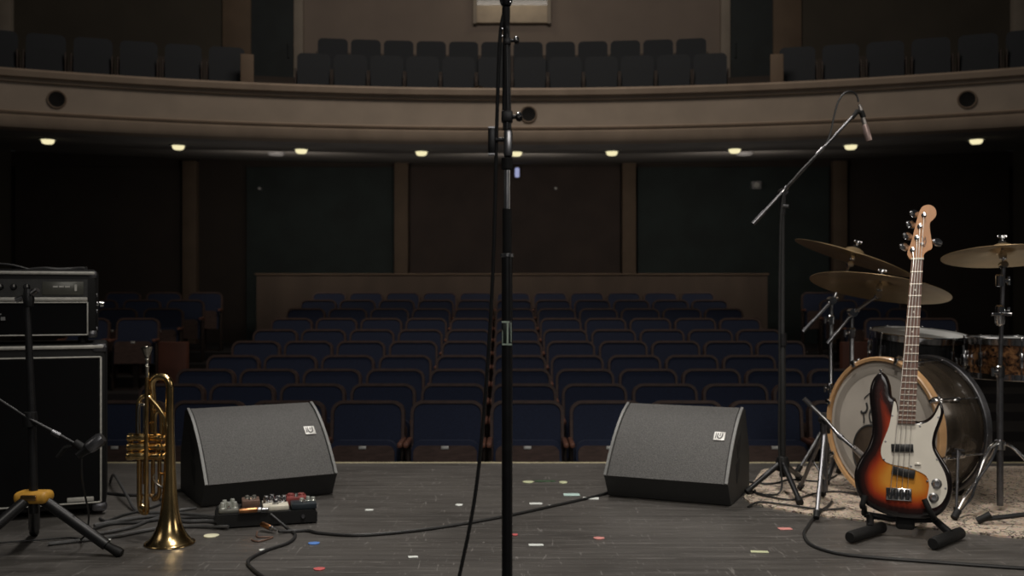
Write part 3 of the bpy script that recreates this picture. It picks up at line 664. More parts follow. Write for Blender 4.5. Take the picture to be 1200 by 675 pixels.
# ------------------------------------------------------------------ pedalboard and pedals
PR = math.radians(16.5); P0 = V((-.995, 3.455, 0))
PM = Matrix.Translation(P0) @ Matrix.Rotation(PR, 4, 'Z')
t = thing('pedalboard', 'low black pedalboard on the stage floor in front of the trumpet-side monitor', 'pedalboard', P0, PR)
b = bm_(); prism(b, [(-.035, .03), (-.03, .045), (-.025, .05), (.30, .05), (.315, .04), (.315, .006), (-.02, .006)], -.165, 0, Matrix(((1, 0, 0, 0), (0, 0, -1, 0), (0, 1, 0, 0), (0, 0, 0, 1))))
obj('board', b, 'black_matte', t)
b = bm_()
for x in (.0, .29):
    for y in (.02, .14): cyl(b, (x, y, 0), (x, y, .008), .01, n=10)
obj('rubber_foot', b, 'rubber', t)
obj('side_jack', lathe(bm_(), [(0, .006), (.006, .006), (.008, 0)], 12, frame((.265, 0, .028), (0, -1, 0))), 'dark_steel', t)
def pedal(x, y, w, d, h, m, label, knobs, km='knob_pale', kr=.008, switch=True):
    loc = PM @ V((x, y, .05)); t = thing('effects_pedal', label, 'effects pedal', loc, PR, 'pedals on the pedalboard')
    obj('housing', box(bm_(), (w/2, d/2, h/2), (w, d, h), bev=.004), m, t)
    for kx, ky, kh in knobs:
        k = obj('knob', lathe(bm_(), [(0, kh), (kr*.8, kh), (kr, kh*.7), (kr, .002), (kr*1.2, 0)], 14, Matrix.Translation((kx*w, ky*d, h))), km, t)
    if switch: obj('footswitch', lathe(bm_(), [(0, .012), (.006, .011), (.006, .004), (.009, .003), (.009, 0)], 14, Matrix.Translation((w*.5, d*.22, h))), 'chrome', t)
    return t
pedal(-.022, .012, .068, .11, .014, 'pedal_grey', 'grey pedal crowded with pale knobs at the trumpet end of the pedalboard', [(.2, .3, .02), (.5, .25, .022), (.8, .35, .02), (.3, .7, .02), (.7, .75, .022)], kr=.009)
pedal(.058, .075, .062, .075, .030, 'pedal_brown', 'small brown pedal at the back of the pedalboard behind the copper plug', [(.3, .6, .01), (.7, .6, .01)], 'pedal_grey')
pedal(.128, .016, .090, .11, .018, 'pedal_white', 'cream white pedal with chrome knobs in the middle of the pedalboard', [(.15, .6, .024), (.38, .7, .026), (.62, .55, .024), (.85, .65, .022), (.5, .35, .018)], 'chrome', .010, False)
pedal(.212, .09, .075, .065, .030, 'pedal_red', 'dark red pedal at the back of the pedalboard', [(.25, .55, .008), (.75, .55, .008)], 'pedal_red', .013)
pedal(.226, .008, .088, .075, .022, 'pedal_blue', 'blue-black pedal at the monitor end of the pedalboard with pale knobs', [(.45, .7, .01), (.7, .75, .014), (.9, .7, .012)])
def plug(name, a, b_, label, m1='copper'):
    a, b_ = V(a), V(b_); d = b_-a; t = thing(name, label, 'jack plug', mtx=frame(a, d)); L = d.length
    obj('barrel', lathe(bm_(), [(0, 0), (.0085, .001), (.0095, .01), (.0095, L*.55), (.008, L*.6)], 16), m1, t)
    obj('tip', lathe(bm_(), [(.008, L*.6), (.0095, L*.62), (.0095, L*.72), (.006, L*.75), (.005, L*.95), (0, L)], 16), 'steel', t)
plug('jack_plug', PM @ V((.045, -.004, .0615)), PM @ V((.150, -.004, .0615)), 'long copper jack plug lying across the front of the pedalboard')
plug('jack_plug', (-.862, 3.43, .024), (-.800, 3.385, .012), 'copper and steel jack plug on the floor in front of the pedalboard')
def cable(pts, r, label, m='cable', z=None, k=8, name='cable'):
    P = smooth([(p[0], p[1], p[2] if len(p) > 2 else r) for p in pts], k)
    return tag(obj(name, tube(bm_(), P, r, 8), m), label, 'cable')
cable([(-.845, 3.487, .045), (-.80, 3.455, .02), (-.765, 3.42), (-.728, 3.346), (-.728, 3.242), (-.776, 3.143), (-.8, 3.021), (-.757, 2.917), (-.68, 2.79), (-.6, 2.6)], .0055, 'black cable curling from the pedalboard towards the front of the stage')
cable([(-.792, 3.38, .010), (-.76, 3.40), (-.70, 3.41), (-.65, 3.375), (-.518, 3.345), (-.35, 3.40), (-.18, 3.51), (0.0, 3.661), (0.164, 3.826), (0.306, 3.973), (0.391, 4.077), (.44, 4.18)], .0055, 'long black cable running across the stage from the pedalboard to the drum-side monitor')
cable([(-.87, 3.40, .004), (-.85, 3.33), (-.80, 3.33), (-.83, 3.27), (-.86, 3.29)], .003, 'thin brown wire loop on the floor by the pedalboard plug', 'pedal_brown')
cable([(-1.75, 4.34), (-1.698, 4.244, .05), (-1.6, 4.059, .05), (-1.488, 3.858, .03), (-1.398, 3.72), (-1.30, 3.70), (-1.2, 3.78)], .006, 'black cable arching up from the floor behind the speaker cabinet', 'cable_grey')
cable([(-1.49, 3.60), (-1.45, 3.563), (-1.427, 3.661), (-1.392, 3.734), (-1.36, 3.85), (-1.40, 3.96), (-1.48, 4.05)], .005, 'black cable looping past the foot of the speaker cabinet')
cable([(-1.50, 3.22), (-1.38, 3.287), (-1.314, 3.334), (-1.255, 3.407), (-1.185, 3.458), (-1.1, 3.471), (-.98, 3.44, .012)], .0065, 'thick grey cable passing behind the trumpet bell to the pedalboard', 'cable_grey')
cable([(-1.72, 4.09), (-1.642, 4.059), (-1.552, 4.024), (-1.472, 4.042), (-1.38, 4.12), (-1.3, 4.2)], .006, 'short black cable on the floor beyond the speaker cabinet')
cable([(-1.45, 3.40), (-1.414, 3.51), (-1.333, 3.536), (-1.231, 3.60), (-1.13, 3.61), (-1.02, 3.53, .012)], .006, 'black cable winding from the cabinet behind the trumpet to the pedals')
cable([(-1.40, 3.36), (-1.324, 3.45), (-1.298, 3.563), (-1.244, 3.676), (-1.16, 3.66), (-1.03, 3.58, .012)], .006, 'grey cable crossing under the trumpet slides', 'cable_grey')
cable([(-1.46, 3.48), (-1.36, 3.60), (-1.25, 3.63), (-1.17, 3.55), (-1.08, 3.55), (-1.01, 3.50, .01)], .007, 'grey cable strand curving beside the trumpet-side end of the pedalboard', 'cable_grey')
cable([(1.24, 3.86, .0125), (1.20, 3.78, .0125), (1.15, 3.70, .0125), (1.09, 3.60), (1.03, 3.47), (0.985, 3.358), (0.966, 3.219), (1.003, 3.122), (1.079, 3.071), (1.286, 3.002), (1.509, 2.936), (1.75, 2.90), (2.1, 2.9)], .0055, 'black cable curving from the rug edge across the floor in front of the bass guitar')

# ------------------------------------------------------------------ tape and picks on the floor
def flat(name, x, y, w, d, m, label, rz=0, cat='tape', oval=False):
    b = bm_()
    if oval: prism(b, [(w/2*math.cos(2*PI*i/16), d/2*math.sin(2*PI*i/16)*(1.25 if math.sin(2*PI*i/16) < 0 else .9)) for i in range(16)], 0, .0022)
    else: prism(b, [(-w/2, -d/2), (-w/6, -d/2*1.06), (w/2, -d/2), (w/2*.97, d/2*.9), (0, d/2*1.03), (-w/2*.98, d/2)], 0, .0015)
    o = tag(obj(name, b, m), label, cat); o.location = (x, y, .0008); o.rotation_euler = (0, 0, rz)
flat('guitar_pick', -.647, 3.253, .038, .032, 'tape_blue', 'blue guitar pick on the floor in front of the pedalboard', .3, 'guitar pick', True)
flat('guitar_pick', -.57, 2.945, .034, .03, 'tape_red', 'red guitar pick on the floor near the front of the stage', .2, 'guitar pick', True)
flat('guitar_pick', -1.013, 3.358, .05, .05, 'tape_cream', 'cream oval pick on the floor beside the trumpet bell', 0, 'guitar pick', True)
flat('guitar_pick', -.795, 3.165, .018, .02, 'tape_white', 'tiny white chip on the floor by the curling cable', 0, 'guitar pick', True)
flat('tape_piece', .078, 3.23, .048, .026, 'tape_white', 'white tape scrap just beside the foot of the tall microphone stand', .05)
flat('guitar_pick', .29, 3.322, .038, .03, 'tape_pink', 'pink oval pick on the floor short of the drum-side monitor', 0, 'guitar pick', True)
flat('guitar_pick', .009, 3.37, .022, .024, 'tape_red', 'small red chip on the floor against the microphone stand pole', 0, 'guitar pick', True)
flat('guitar_pick', -.205, 3.858, .03, .034, 'tape_white', 'white oval chip on the floor beside the hanging microphone cable', 0, 'guitar pick', True)
flat('tape_piece', .243, 4.059, .066, .046, 'tape_teal', 'pale teal tape strip on the floor near the drum-side monitor', 0)
flat('tape_piece', .315, 3.985, .064, .04, 'tape_white', 'bright white tape strip at the corner of the drum-side monitor', -.1)
flat('tape_piece', .071, 4.342, .05, .05, 'tape_lime', 'lime tape spot near the stage edge, beside the dark green strip', 0, oval=True)
flat('tape_piece', .223, 4.332, .036, .05, 'tape_lime', 'lime tape spot near the stage edge, on the monitor side of the dark green strip', 0, oval=True)
flat('tape_piece', .145, 4.36, .09, .03, 'tape_green', 'dark green tape strip between two lime spots near the stage edge', 0)
flat('tape_piece', .093, 3.882, .05, .03, 'tape_white', 'thin white tape scrap behind the long cable at centre stage', .05)
flat('tape_piece', .948, 3.458, .045, .03, 'tape_pink', 'pale pink tape scrap on the floor in front of the rug', .1)
flat('tape_piece', .781, 3.143, .055, .022, 'tape_lime', 'yellow green tape scrap on the floor beside the bass guitar cable', -.1)
flat('tape_piece', -.539, 3.765, .03, .025, 'tape_white', 'small white tape scrap in front of the trumpet-side monitor', 0)
flat('tape_piece', -.306, 3.081, .03, .02, 'tape_white', 'small white tape scrap beside the hanging microphone cable near the front', .2)
flat('tape_piece', .148, 3.842, .014, .02, 'tape_white', 'tiny white fleck by the long cable near centre stage', 0, oval=True)
flat('tape_piece', -1.345, 3.30, .03, .03, 'tape_white', 'small pale scrap on the floor between the yellow-hubbed stand and the trumpet', .2)

# ------------------------------------------------------------------ rug
out = [(.925, 3.94), (.96, 3.84), (1.02, 3.765), (1.10, 3.68), (1.22, 3.60), (1.37, 3.49), (1.53, 3.41), (1.70, 3.31), (1.95, 3.2), (2.2, 3.1), (2.6, 3.5), (2.9, 3.9), (2.75, 4.3), (2.6, 4.68), (1.9, 4.7), (1.25, 4.68), (1.08, 4.4), (.98, 4.15)]
so = smooth2(out, 6)
so = [(x+.006*math.sin(i*1.7), y+.006*math.sin(i*2.3)) for i, (x, y) in enumerate(so)]
b = bm_(); prism(b, so, .0, .007)
tag(obj('rug', b, 'rug'), 'pinkish beige patterned rug spread under the drum kit', 'rug')
RUG = .007

# ------------------------------------------------------------------ tall overhead boom stand
t = thing('boom_microphone_stand', 'tall black boom stand rising beside the drums, arm angled up over the cymbals', 'microphone stand', (1.114, 4.1, RUG))
obj('pole', tube(bm_(), [(0, 0, .06), (0, 0, .62), (0, 0, .625), (0, 0, 1.20)], [.0125, .0125, .009, .009], 14), 'black_matte', t)
b = bm_(); cyl(b, (0, 0, .60), (0, 0, .65), .017); obj('height_clutch', b, 'black_metal', t)
for i, a in enumerate((203, 268, 60)):
    c, s = math.cos(math.radians(a)), math.sin(math.radians(a)); L = .17 if i == 0 else .27
    lg = obj('leg', tube(bm_(), [(.015*c, .015*s, .115), (L*c, L*s, .018)], [.012, .010], 12), 'black_metal', t)
    obj('foot', cyl(bm_(), (L*c*.94, L*s*.94, .022), (L*c*1.05, L*s*1.05, .010), .014), 'rubber', lg)
obj('hub', lathe(bm_(), [(.012, .08), (.026, .085), (.028, .12), (.022, .14), (.012, .145)], 18), 'black_matte', t)
b = bm_(); cyl(b, (0, -.03, 1.232), (0, .018, 1.232), .016); cyl(b, (0, 0, 1.14), (0, 0, 1.222), .012, .015); obj('boom_clamp', b, 'black_metal', t)
obj('boom', tube(bm_(), [(-.116, -.024, 1.112), (.0, -.024, 1.2365), (.10, -.022, 1.344), (.291, -.02, 1.549)], [.0068, .0068, .0065, .0055], 12), 'dark_steel', t)
b = bm_(); tube(b, [(-.128, -.024, 1.099), (-.08, -.024, 1.1505)], .0095, 12); obj('counterweight', b, 'dark_steel', t)
for q in (((-.01, -.024, 1.2257), (.012, -.024, 1.2494)), ((.135, -.0216, 1.3815), (.16, -.0214, 1.4084))): obj('boom_joint', tube(bm_(), q, .0095, 12), 'steel', t)
b = bm_(); tube(b, [(.28, -.02, 1.532), (.300, -.02, 1.560), (.318, -.02, 1.556), (.326, -.02, 1.535)], [.007, .011, .012, .011], 12); obj('microphone_clip', b, 'black_matte', t)
b = bm_(); tube(b, [(-.01, -.016, 1.175), (.018, -.03, 1.17)], [.005, .009], 10); obj('clutch_screw', b, 'steel', t)
t = thing('overhead_microphone', 'slim microphone pointing down from the tall boom over the drums', 'microphone', mtx=frame((1.422, 4.08, 1.60), (.042, 0, -.155)))
obj('body', lathe(bm_(), [(0, .004), (.006, .005), (.0085, .02), (.0095, .09)], 16), 'mic_silver', t)
obj('capsule', lathe(bm_(), [(.0095, .09), (.0125, .094), (.014, .145), (.013, .158), (0, .16)], 16), 'mic_pink', t)
cable([(1.42, 4.08, 1.606), (1.412, 4.08, 1.632), (1.392, 4.08, 1.648), (1.362, 4.08, 1.642), (1.336, 4.08, 1.605), (1.318, 4.08, 1.54), (1.305, 4.08, 1.48), (1.285, 4.078, 1.43), (1.25, 4.066, 1.395), (1.15, 4.062, 1.288), (1.105, 4.07, 1.2), (1.096, 4.08, .9), (1.095, 4.08, .5), (1.092, 4.075, .2), (1.09, 4.03, .03), (1.02, 4.0, .013), (.98, 4.08, .013)], .004, 'thin cable looping from the overhead microphone down the tall boom stand')

# ------------------------------------------------------------------ kick microphone stand
t = thing('short_microphone_stand', 'short chrome tripod microphone stand in front of the bass drum', 'microphone stand', (1.195, 3.80, RUG))
obj('pole', cyl(bm_(), (0, 0, .06), (-.012, -.02, .36), .011), 'dark_steel', t)
for a in ((-.005, .32), (-.109, -.245), (.045, .17)):
    lg = obj('leg', tube(bm_(), [(0, 0, .30), (a[0]*.93, a[1]*.93, .024)], [.009, .008], 10), 'dark_steel', t)
    obj('brace', tube(bm_(), [(0, 0, .10), (a[0]*.5, a[1]*.5, .155)], .004, 8), 'steel', lg)
    obj('foot', tube(bm_(), [(a[0]*.92, a[1]*.92, .028), (a[0], a[1], .010)], [.013, .011], 10), 'rubber', lg)
b = bm_(); cyl(b, (0, 0, .28), (0, 0, .33), .019); cyl(b, (-.012, -.04, .33), (-.012, .01, .33), .013); obj('hub', b, 'black_metal', t)
obj('boom', tube(bm_(), [(-.085, -.03, .41), (-.012, -.05, .335), (.02, -.10, .285), (.058, -.17, .242)], [.0075, .007, .007, .0075], 12), 'steel', t)
for q in (((-.09, -.03, .415), (-.065, -.033, .39)), ((.02, -.10, .285), (.028, -.112, .277))): obj('boom_joint', tube(bm_(), q, .010, 10), 'dark_steel', t)
t = thing('kick_microphone', 'slim grey microphone on the short boom at the bass drum head', 'microphone', mtx=frame((1.195+.05, 3.80-.16, RUG+.252), (.5, -.15, -.5)))
obj('body', lathe(bm_(), [(0, 0), (.010, .001), (.0115, .03), (.013, .05)], 16), 'mic_silver', t)
obj('capsule', lathe(bm_(), [(.013, .05), (.014, .055), (.013, .075), (0, .08)], 16), 'dark_steel', t)

# ------------------------------------------------------------------ drum kit
PHI = math.radians(62); BR = .270; BL = .265
ax = V((math.sin(PHI), math.cos(PHI), 0)); tt = V((math.cos(PHI), -math.sin(PHI), 0)); BC = V((1.449, 3.90, BR+.014+RUG))
# local frame: z = front normal (towards the audience of the camera), x = right, y = up
BF = Matrix((tt, V((0, 0, 1)), -ax)).transposed().to_4x4(); BF.translation = BC
t = thing('bass_drum', 'large bass drum with wood hoop and cream head, behind the bass guitar', 'drum', mtx=BF)
obj('front_hoop', lathe(bm_(), [(BR-.004, .012), (BR-.002, -.022), (BR+.009, -.024), (BR+.012, -.02), (BR+.012, .010), (BR+.008, .014)], 64, closed=True), 'hoop_wood', t)
obj('rear_hoop', lathe(bm_(), [(BR-.004, -BL-.012), (BR-.002, -BL+.018), (BR+.009, -BL+.020), (BR+.012, -BL+.016), (BR+.012, -BL-.010), (BR+.008, -BL-.014)], 64, closed=True), 'dark_steel', t)
obj('shell', lathe(bm_(), [(BR-.006, -.02), (BR-.004, -.025), (BR-.004, -BL+.02), (BR-.006, -BL+.015), (BR-.03, -BL+.015), (0, -BL+.015)], 64), 'drum_bronze', t)
hd = obj('drum_head', lathe(bm_(), [(0, .001), (BR*.6, .001), (BR*.9, .0015), (BR-.012, .002), (BR-.004, -.004)], 64), 'drum_head', t)
obj('head_ring', lathe(bm_(), [(BR*.80, .0022), (BR*.815, .0026), (BR*.90, .0028), (BR*.91, .0022)], 64), 'head_ring', hd)
obj('metal_rim', lathe(bm_(), [(BR-.006, -.026), (BR+.004, -.028), (BR+.004, -.034), (BR-.006, -.036)], 64, closed=True), 'steel', t)
# printed emblem: arc, pen strokes and a dark plaque
b = bm_()
arcp = [(.10*math.cos(math.radians(a))-.01, .10*math.sin(math.radians(a))+.045, .0035) for a in range(55, 140, 6)]
tube(b, arcp, .0026, 6, flat=.4)
tube(b, smooth([(-.075, .095, .0035), (-.070, .075, .0035), (-.078, .058, .0035), (-.095, .052, .0035), (-.102, .060, .0035)], 5), .0048, 6, flat=.35)
tube(b, smooth([(-.090, .050, .0035), (-.087, .03, .0035), (-.088, .012, .0035)], 4), .004, 6, flat=.35)
tube(b, smooth([(-.035, .085, .0035), (-.052, .07, .0035), (-.060, .045, .0035), (-.052, .02, .0035), (-.038, .028, .0035), (-.040, .055, .0035), (-.055, .06, .0035)], 5), .0038, 6, flat=.35)
tube(b, smooth([(-.01, .08, .0035), (-.02, .04, .0035), (-.005, .015, .0035), (.02, .03, .0035)], 5), .0038, 6, flat=.35)
obj('head_lettering', b, 'ink', hd)
b = bm_(); lathe(b, [(0, .003), (.09, .0032), (.092, .002)], 40, Matrix.Translation((-.05, -.10, 0)) @ Matrix.Diagonal((1, 1.15, 1, 1))); obj('port_hole', b, 'port_dark', hd)
b = bm_(); lathe(b, [(.090, .002), (.091, .005), (.096, .005), (.097, .002)], 40, Matrix.Translation((-.05, -.10, 0)) @ Matrix.Diagonal((1, 1.15, 1, 1))); obj('port_ring', b, 'ink', hd)
for i in range(8):
    a = 2*PI*(i+.5)/8 + .1; c, s = math.cos(a), math.sin(a); R = BR+.012
    f = Matrix(((c, -s, 0, 0), (s, c, 0, 0), (0, 0, 1, 0), (0, 0, 0, 1)))
    b = bm_(); box(b, (R+.004, 0, 0), (.018, .022, .036), f, bev=.005); box(b, (R-.006, 0, .016), (.02, .016, .006), f, bev=.002); tube(b, [(R+.004, 0, -.01), (R+.003, 0, -.10)], .0035, 8, f); tube(b, [(R+.012, -.018, -.012), (R+.012, .018, -.012)], .0035, 8, f)
    obj('claw_hook', b, 'chrome', t)
    b = bm_(); box(b, (BR+.004, 0, -.12), (.016, .018, .045), f, bev=.005); tube(b, [(BR+.006, 0, -.10), (BR+.008, 0, -BL+.01)], .003, 8, f); obj('lug', b, 'chrome', t)
b = bm_()
for s in (-1, 1):
    a = math.radians(-90+s*62); c, sn = math.cos(a), math.sin(a)
    p0 = V((c*BR, sn*BR+.05, -.09)); p1 = V((c*(BR+.085), -BR-.004, -.03))
    bb = bm_(); tube(bb, [V((c*(BR-.004), sn*(BR)+.05, -.09)), V((c*(BR+.05), sn*BR+.06, -.085))], .010, 10); tube(bb, [V((c*(BR+.045), sn*BR+.075, -.085)), p1], [.006, .005], 10); tube(bb, [V((c*(BR+.03), sn*BR+.075, -.085)), V((c*(BR+.075), sn*BR+.075, -.085))], .005, 8)
    sp = obj('spur', bb, 'dark_steel', t)
    obj('spur_tip', tube(bm_(), [p1+V((0, .02, 0)), p1+V((0, -.001, 0))], [.010, .008], 10), 'rubber', sp)
b.free()

def drum(name, label, loc, r, h, shell_m, nl, head='head_white', legs=None):
    t = thing(name, label, 'drum', loc)
    obj('shell', lathe(bm_(), [(0, .006), (r-.008, .006), (r-.003, .01), (r-.003, h-.01), (r-.008, h-.006)], 48), shell_m, t)
    obj('top_hoop', lathe(bm_(), [(r-.004, h-.022), (r+.006, h-.022), (r+.007, h+.004), (r+.003, h+.008), (r-.003, h+.006)], 48, closed=True), 'chrome', t)
    obj('bottom_hoop', lathe(bm_(), [(r-.004, .022), (r+.006, .022), (r+.007, 0), (r+.003, -.004), (r-.003, -.002)], 48, closed=True), 'chrome', t)
    obj('drum_head', lathe(bm_(), [(0, h), (r-.01, h), (r-.004, h-.004)], 48), head, t)
    for i in range(nl):
        a = 2*PI*i/nl+.35; c, s = math.cos(a), math.sin(a); f = Matrix(((c, -s, 0, 0), (s, c, 0, 0), (0, 0, 1, 0), (0, 0, 0, 1)))
        b = bm_(); box(b, (r+.006, 0, h*.5), (.018, .016, h*.38), f, bev=.005); tube(b, [(r+.008, 0, .0), (r+.008, 0, h+.004)], .003, 8, f); box(b, (r+.008, 0, h+.004), (.01, .01, .012), f, bev=.002)
        obj('lug', b, 'chrome', t)
    return t
SH = .155
t = drum('snare_drum', 'black drum with a white head and silver rim, on a stand behind the bass drum', (1.795, 4.42, .492), .197, SH, 'drum_black', 8); t.rotation_euler = (.105, .035, 0)
obj('strainer', box(bm_(), (.10, -.182, .05), (.03, .018, .06), bev=.004), 'chrome', t)
t = thing('snare_stand', 'chrome basket stand under the black drum behind the bass drum', 'drum stand', (1.795, 4.42, RUG))
obj('pole', cyl(bm_(), (0, 0, .08), (0, 0, .40), .011), 'steel', t)
for i in range(3):
    a = 2*PI*i/3+1.5; c, s = math.cos(a), math.sin(a)
    obj('leg', tube(bm_(), [(0, 0, .22), (.20*c, .20*s, .008)], .007, 10), 'steel', t)
    obj('basket_arm', tube(bm_(), smooth([(0, 0, .39), (.10*c, .10*s, .42), (.185*c, .185*s, .445), (.212*c, .212*s, .47), (.212*c, .212*s, .50)], 4), .006, 10), 'steel', t)
t = drum('floor_tom', 'tortoise brown drum with silver rims beside the cymbal stand', (2.10, 4.12, .475), .2, .16, 'tortoise', 8)
for i in range(3):
    a = 2*PI*i/3+.9; c, s = math.cos(a), math.sin(a)
    lg = obj('leg', tube(bm_(), [(.219*c, .219*s, .13), (.219*c, .219*s, -.35), (.235*c, .235*s, -.452)], .006, 10), 'steel', t)
    obj('foot', tube(bm_(), [(.232*c, .232*s, -.44), (.238*c, .238*s, -.467)], [.011, .010], 10), 'rubber', lg)
    obj('leg_bracket', box(bm_(), (.21*c, .21*s, .07), (.035, .035, .05), bev=.006), 'chrome', t)

def cymbal(name, label, c, r, n):
    f = frame(c, n, (1, 0, 0)); t = thing(name, label, 'cymbal', mtx=f, group=None)
    pr = [(.006, .030), (.02, .029), (.036, .022), (.046, .010), (.052, .006), (r*.5, -.002), (r*.8, -.010), (r, -.019)]
    b = bm_(); lathe(b, pr+[(r, -.0205)]+[(q, z-.0016) for q, z in pr[::-1]], 72, closed=True)
    obj('bow', b, 'cymbal', t, 40)
    obj('felt_washer', lathe(bm_(), [(.006, .030), (.014, .031), (.014, .040), (.006, .041)], 16, closed=True), 'black_matte', t)
    return f
n1 = V((math.sin(math.radians(19)), -.04, math.cos(math.radians(19)))); c1 = V((1.572, 4.58, 1.006))
n2 = V((.20, .12, .96)); c2 = V((1.552, 4.2, .862)); n3 = V((.03, .16, .98)); c3 = V((1.833, 3.72, .976))
cymbal('crash_cymbal', 'steeply tilted bronze cymbal, uppermost of the pair behind the bass guitar neck', c1, .268, n1)
cymbal('ride_cymbal', 'wide bronze cymbal below the steeply tilted one, behind the bass guitar neck', c2, .285, n2)
cymbal('crash_cymbal', 'bronze cymbal on the double-braced stand over the tortoise drum', c3, .215, n3)
def tilter(t, c, n, tail):
    f = frame(c, n, (1, 0, 0))
    b = bm_(); tube(b, [V((0, 0, -.05)), V((0, 0, .062))], .005, 10, f); obj('tilter_rod', b, 'steel', t)
    b = bm_(); lathe(b, [(0, .064), (.008, .062), (.010, .052), (.008, .044)], 12, f); box(b, (0, 0, .058), (.036, .006, .012), f, bev=.002); obj('wing_nut', b, 'chrome', t)
    b = bm_(); lathe(b, [(.005, -.03), (.013, -.028), (.015, -.012), (.008, .004)], 14, f); cyl(b, f @ V((0, -.012, -.05)), f @ V((0, .012, -.05)), .014); obj('tilter', b, 'chrome', t)
    return f @ V((0, 0, -.05))
def legs(t, R, z, m, a0, n=3, double=False, feet=True):
    for i in range(n):
        a = math.radians(a0+360*i/n); c, s = math.cos(a), math.sin(a); p = (-s, c)
        b = bm_()
        if double:
            for q in (-1, 1):
                tube(b, smooth([(.012*c, .012*s, z), (R*.14*c+q*.010*p[0], R*.14*s+q*.010*p[1], z*.96), (R*.32*c+q*.014*p[0], R*.32*s+q*.014*p[1], z*.75), (R*.54*c+q*.002*p[0], R*.54*s+q*.002*p[1], z*.50), (R*.74*c+q*.013*p[0], R*.74*s+q*.013*p[1], z*.28), (R*.97*c+q*.004*p[0], R*.97*s+q*.004*p[1], .02)], 4), .0058, 8)
        else: tube(b, [(.012*c, .012*s, z), (R*.97*c, R*.97*s, .018)], .0085, 10)
        lg = obj('leg', b, m, t)
        if not double: obj('brace', tube(b2 := bm_(), [(0, 0, z*.35), (R*.5*c, R*.5*s, z*.52)], .005, 8), m, lg)
        obj('foot', tube(bm_(), [(R*.93*c, R*.93*s, .034), (R*1.02*c, R*1.02*s, .010)], [.013, .013], 12), 'rubber', lg)
def clampo(t, z, side=1, x=0, y=0):
    b = bm_(); lathe(b, [(.009, z-.022), (.016, z-.02), (.017, z+.018), (.012, z+.024)], 14, Matrix.Translation((x, y, 0))); box(b, (x+.022*side, y-.006, z), (.022, .012, .014), bev=.003); cyl(b, (x+.03*side, y-.006, z-.016), (x+.03*side, y-.006, z+.016), .006, n=10)
    obj('clamp', b, 'chrome', t)
def boomstand(x, y, label, zt, c, n, tail, R, a0):
    t = thing('cymbal_stand', label, 'cymbal stand', (x, y, RUG)); inv = V((x, y, RUG))
    e = tilter(t, c-inv, n, None)
    obj('pole', tube(bm_(), [(0, 0, .04), (0, 0, .38), (0, 0, .385), (0, 0, zt)], [.0125, .0125, .0095, .0095], 14), 'steel', t)
    piv = V((0, -.018, zt)); tl = V(tail)-inv
    b = bm_(); tube(b, [tl, piv, e], [.0075, .007, .006], 12); obj('boom_arm', b, 'steel', t)
    d = (piv-tl).normalized()
    obj('counterweight', tube(bm_(), [tl-d*.004, tl+d*.06], .0095, 12), 'dark_steel', t)
    b = bm_(); cyl(b, (0, -.03, zt), (0, .014, zt), .018); cyl(b, (-.02, -.02, zt-.014), (.025, -.02, zt+.012), .008); obj('boom_clamp', b, 'chrome', t)
    clampo(t, .38, -1); clampo(t, zt-.09, -1); legs(t, R, .24, 'steel', a0)
    return t
boomstand(1.4677, 4.58, 'chrome boom stand holding the steeply tilted cymbal', .785, c1, n1, (1.335, 4.56, .651), .18, 80)
boomstand(1.4737, 4.32, 'chrome boom stand holding the wide cymbal, beside the bass drum', .733, c2, n2, (1.365, 4.30, .609), .17, 90)
t = thing('cymbal_stand', 'chrome double-braced tripod stand holding the cymbal over the tortoise drum', 'cymbal stand', (1.823, 3.72, RUG))
inv = V((1.823, 3.72, RUG)); e = tilter(t, c3-inv, n3, None)
obj('pole', tube(bm_(), [(0, 0, .02), (0, 0, .52), (0, 0, .525), tuple(e)], [.012, .012, .008, .008], 14), 'dark_steel', t)
clampo(t, .52, -1); clampo(t, .745, 1); clampo(t, .86, 1)
b = bm_(); box(b, (0, -.012, .735), (.075, .012, .012), bev=.003); lathe(b, [(.008, .69), (.016, .70), (.02, .735), (.012, .745)], 14); obj('wing_bolt', b, 'chrome', t)
obj('hub', lathe(bm_(), [(.012, .228), (.02, .231), (.02, .263), (.012, .267)], 14), 'chrome', t)
legs(t, .29, .252, 'chrome', 214, 3, True)
# black stand foot reaching in from beyond the frame
t = thing('cymbal_stand', 'black tripod stand foot on the rug, reaching in from the drummer side', 'cymbal stand', (2.12, 3.42, RUG))
obj('pole', cyl(bm_(), (0, 0, .05), (0, 0, .62), .012), 'black_metal', t)
legs(t, .48, .09, 'black_metal', 170)

# ------------------------------------------------------------------ bass guitar
GA = math.radians(19.5); GL = math.radians(8)
U = V((math.cos(GA), -math.sin(GA), 0)); N = V((-math.sin(GA), -math.cos(GA), 0))
VV = V((0, 0, math.cos(GL))) - N*math.sin(GL); WW = N*math.cos(GL) + V((0, 0, math.sin(GL)))
GM = Matrix((U, VV, WW)).transposed().to_4x4(); GM.translation = V((1.303, 3.33, .082))
t = thing('bass_guitar', 'sunburst electric bass guitar with white pickguard, propped on the black floor stand', 'bass guitar', mtx=GM)
SX, SY = 372., 345.
def Z(p): return ((960+p[0]/2.811-1056)/SX, (608-(420+p[1]/2.811))/SY)        # traced body points
bo = [(205, 73), (188, 82), (173, 104), (165, 138), (166, 180), (172, 228), (172, 275), (158, 320), (132, 360), (115, 400), (115, 440), (127, 478), (152, 506), (192, 526), (242, 539), (292, 543), (342, 540), (386, 527), (414, 500), (430, 465), (434, 430), (427, 390), (407, 355), (388, 325), (380, 300), (385, 270), (398, 235), (408, 200), (405, 178), (396, 164), (386, 178), (374, 202), (352, 222), (330, 230), (312, 226), (285, 214), (262, 190), (252, 160), (240, 150), (236, 118), (224, 86)]
BO = [Z(p) for p in bo]; so = smooth2(BO, 5)
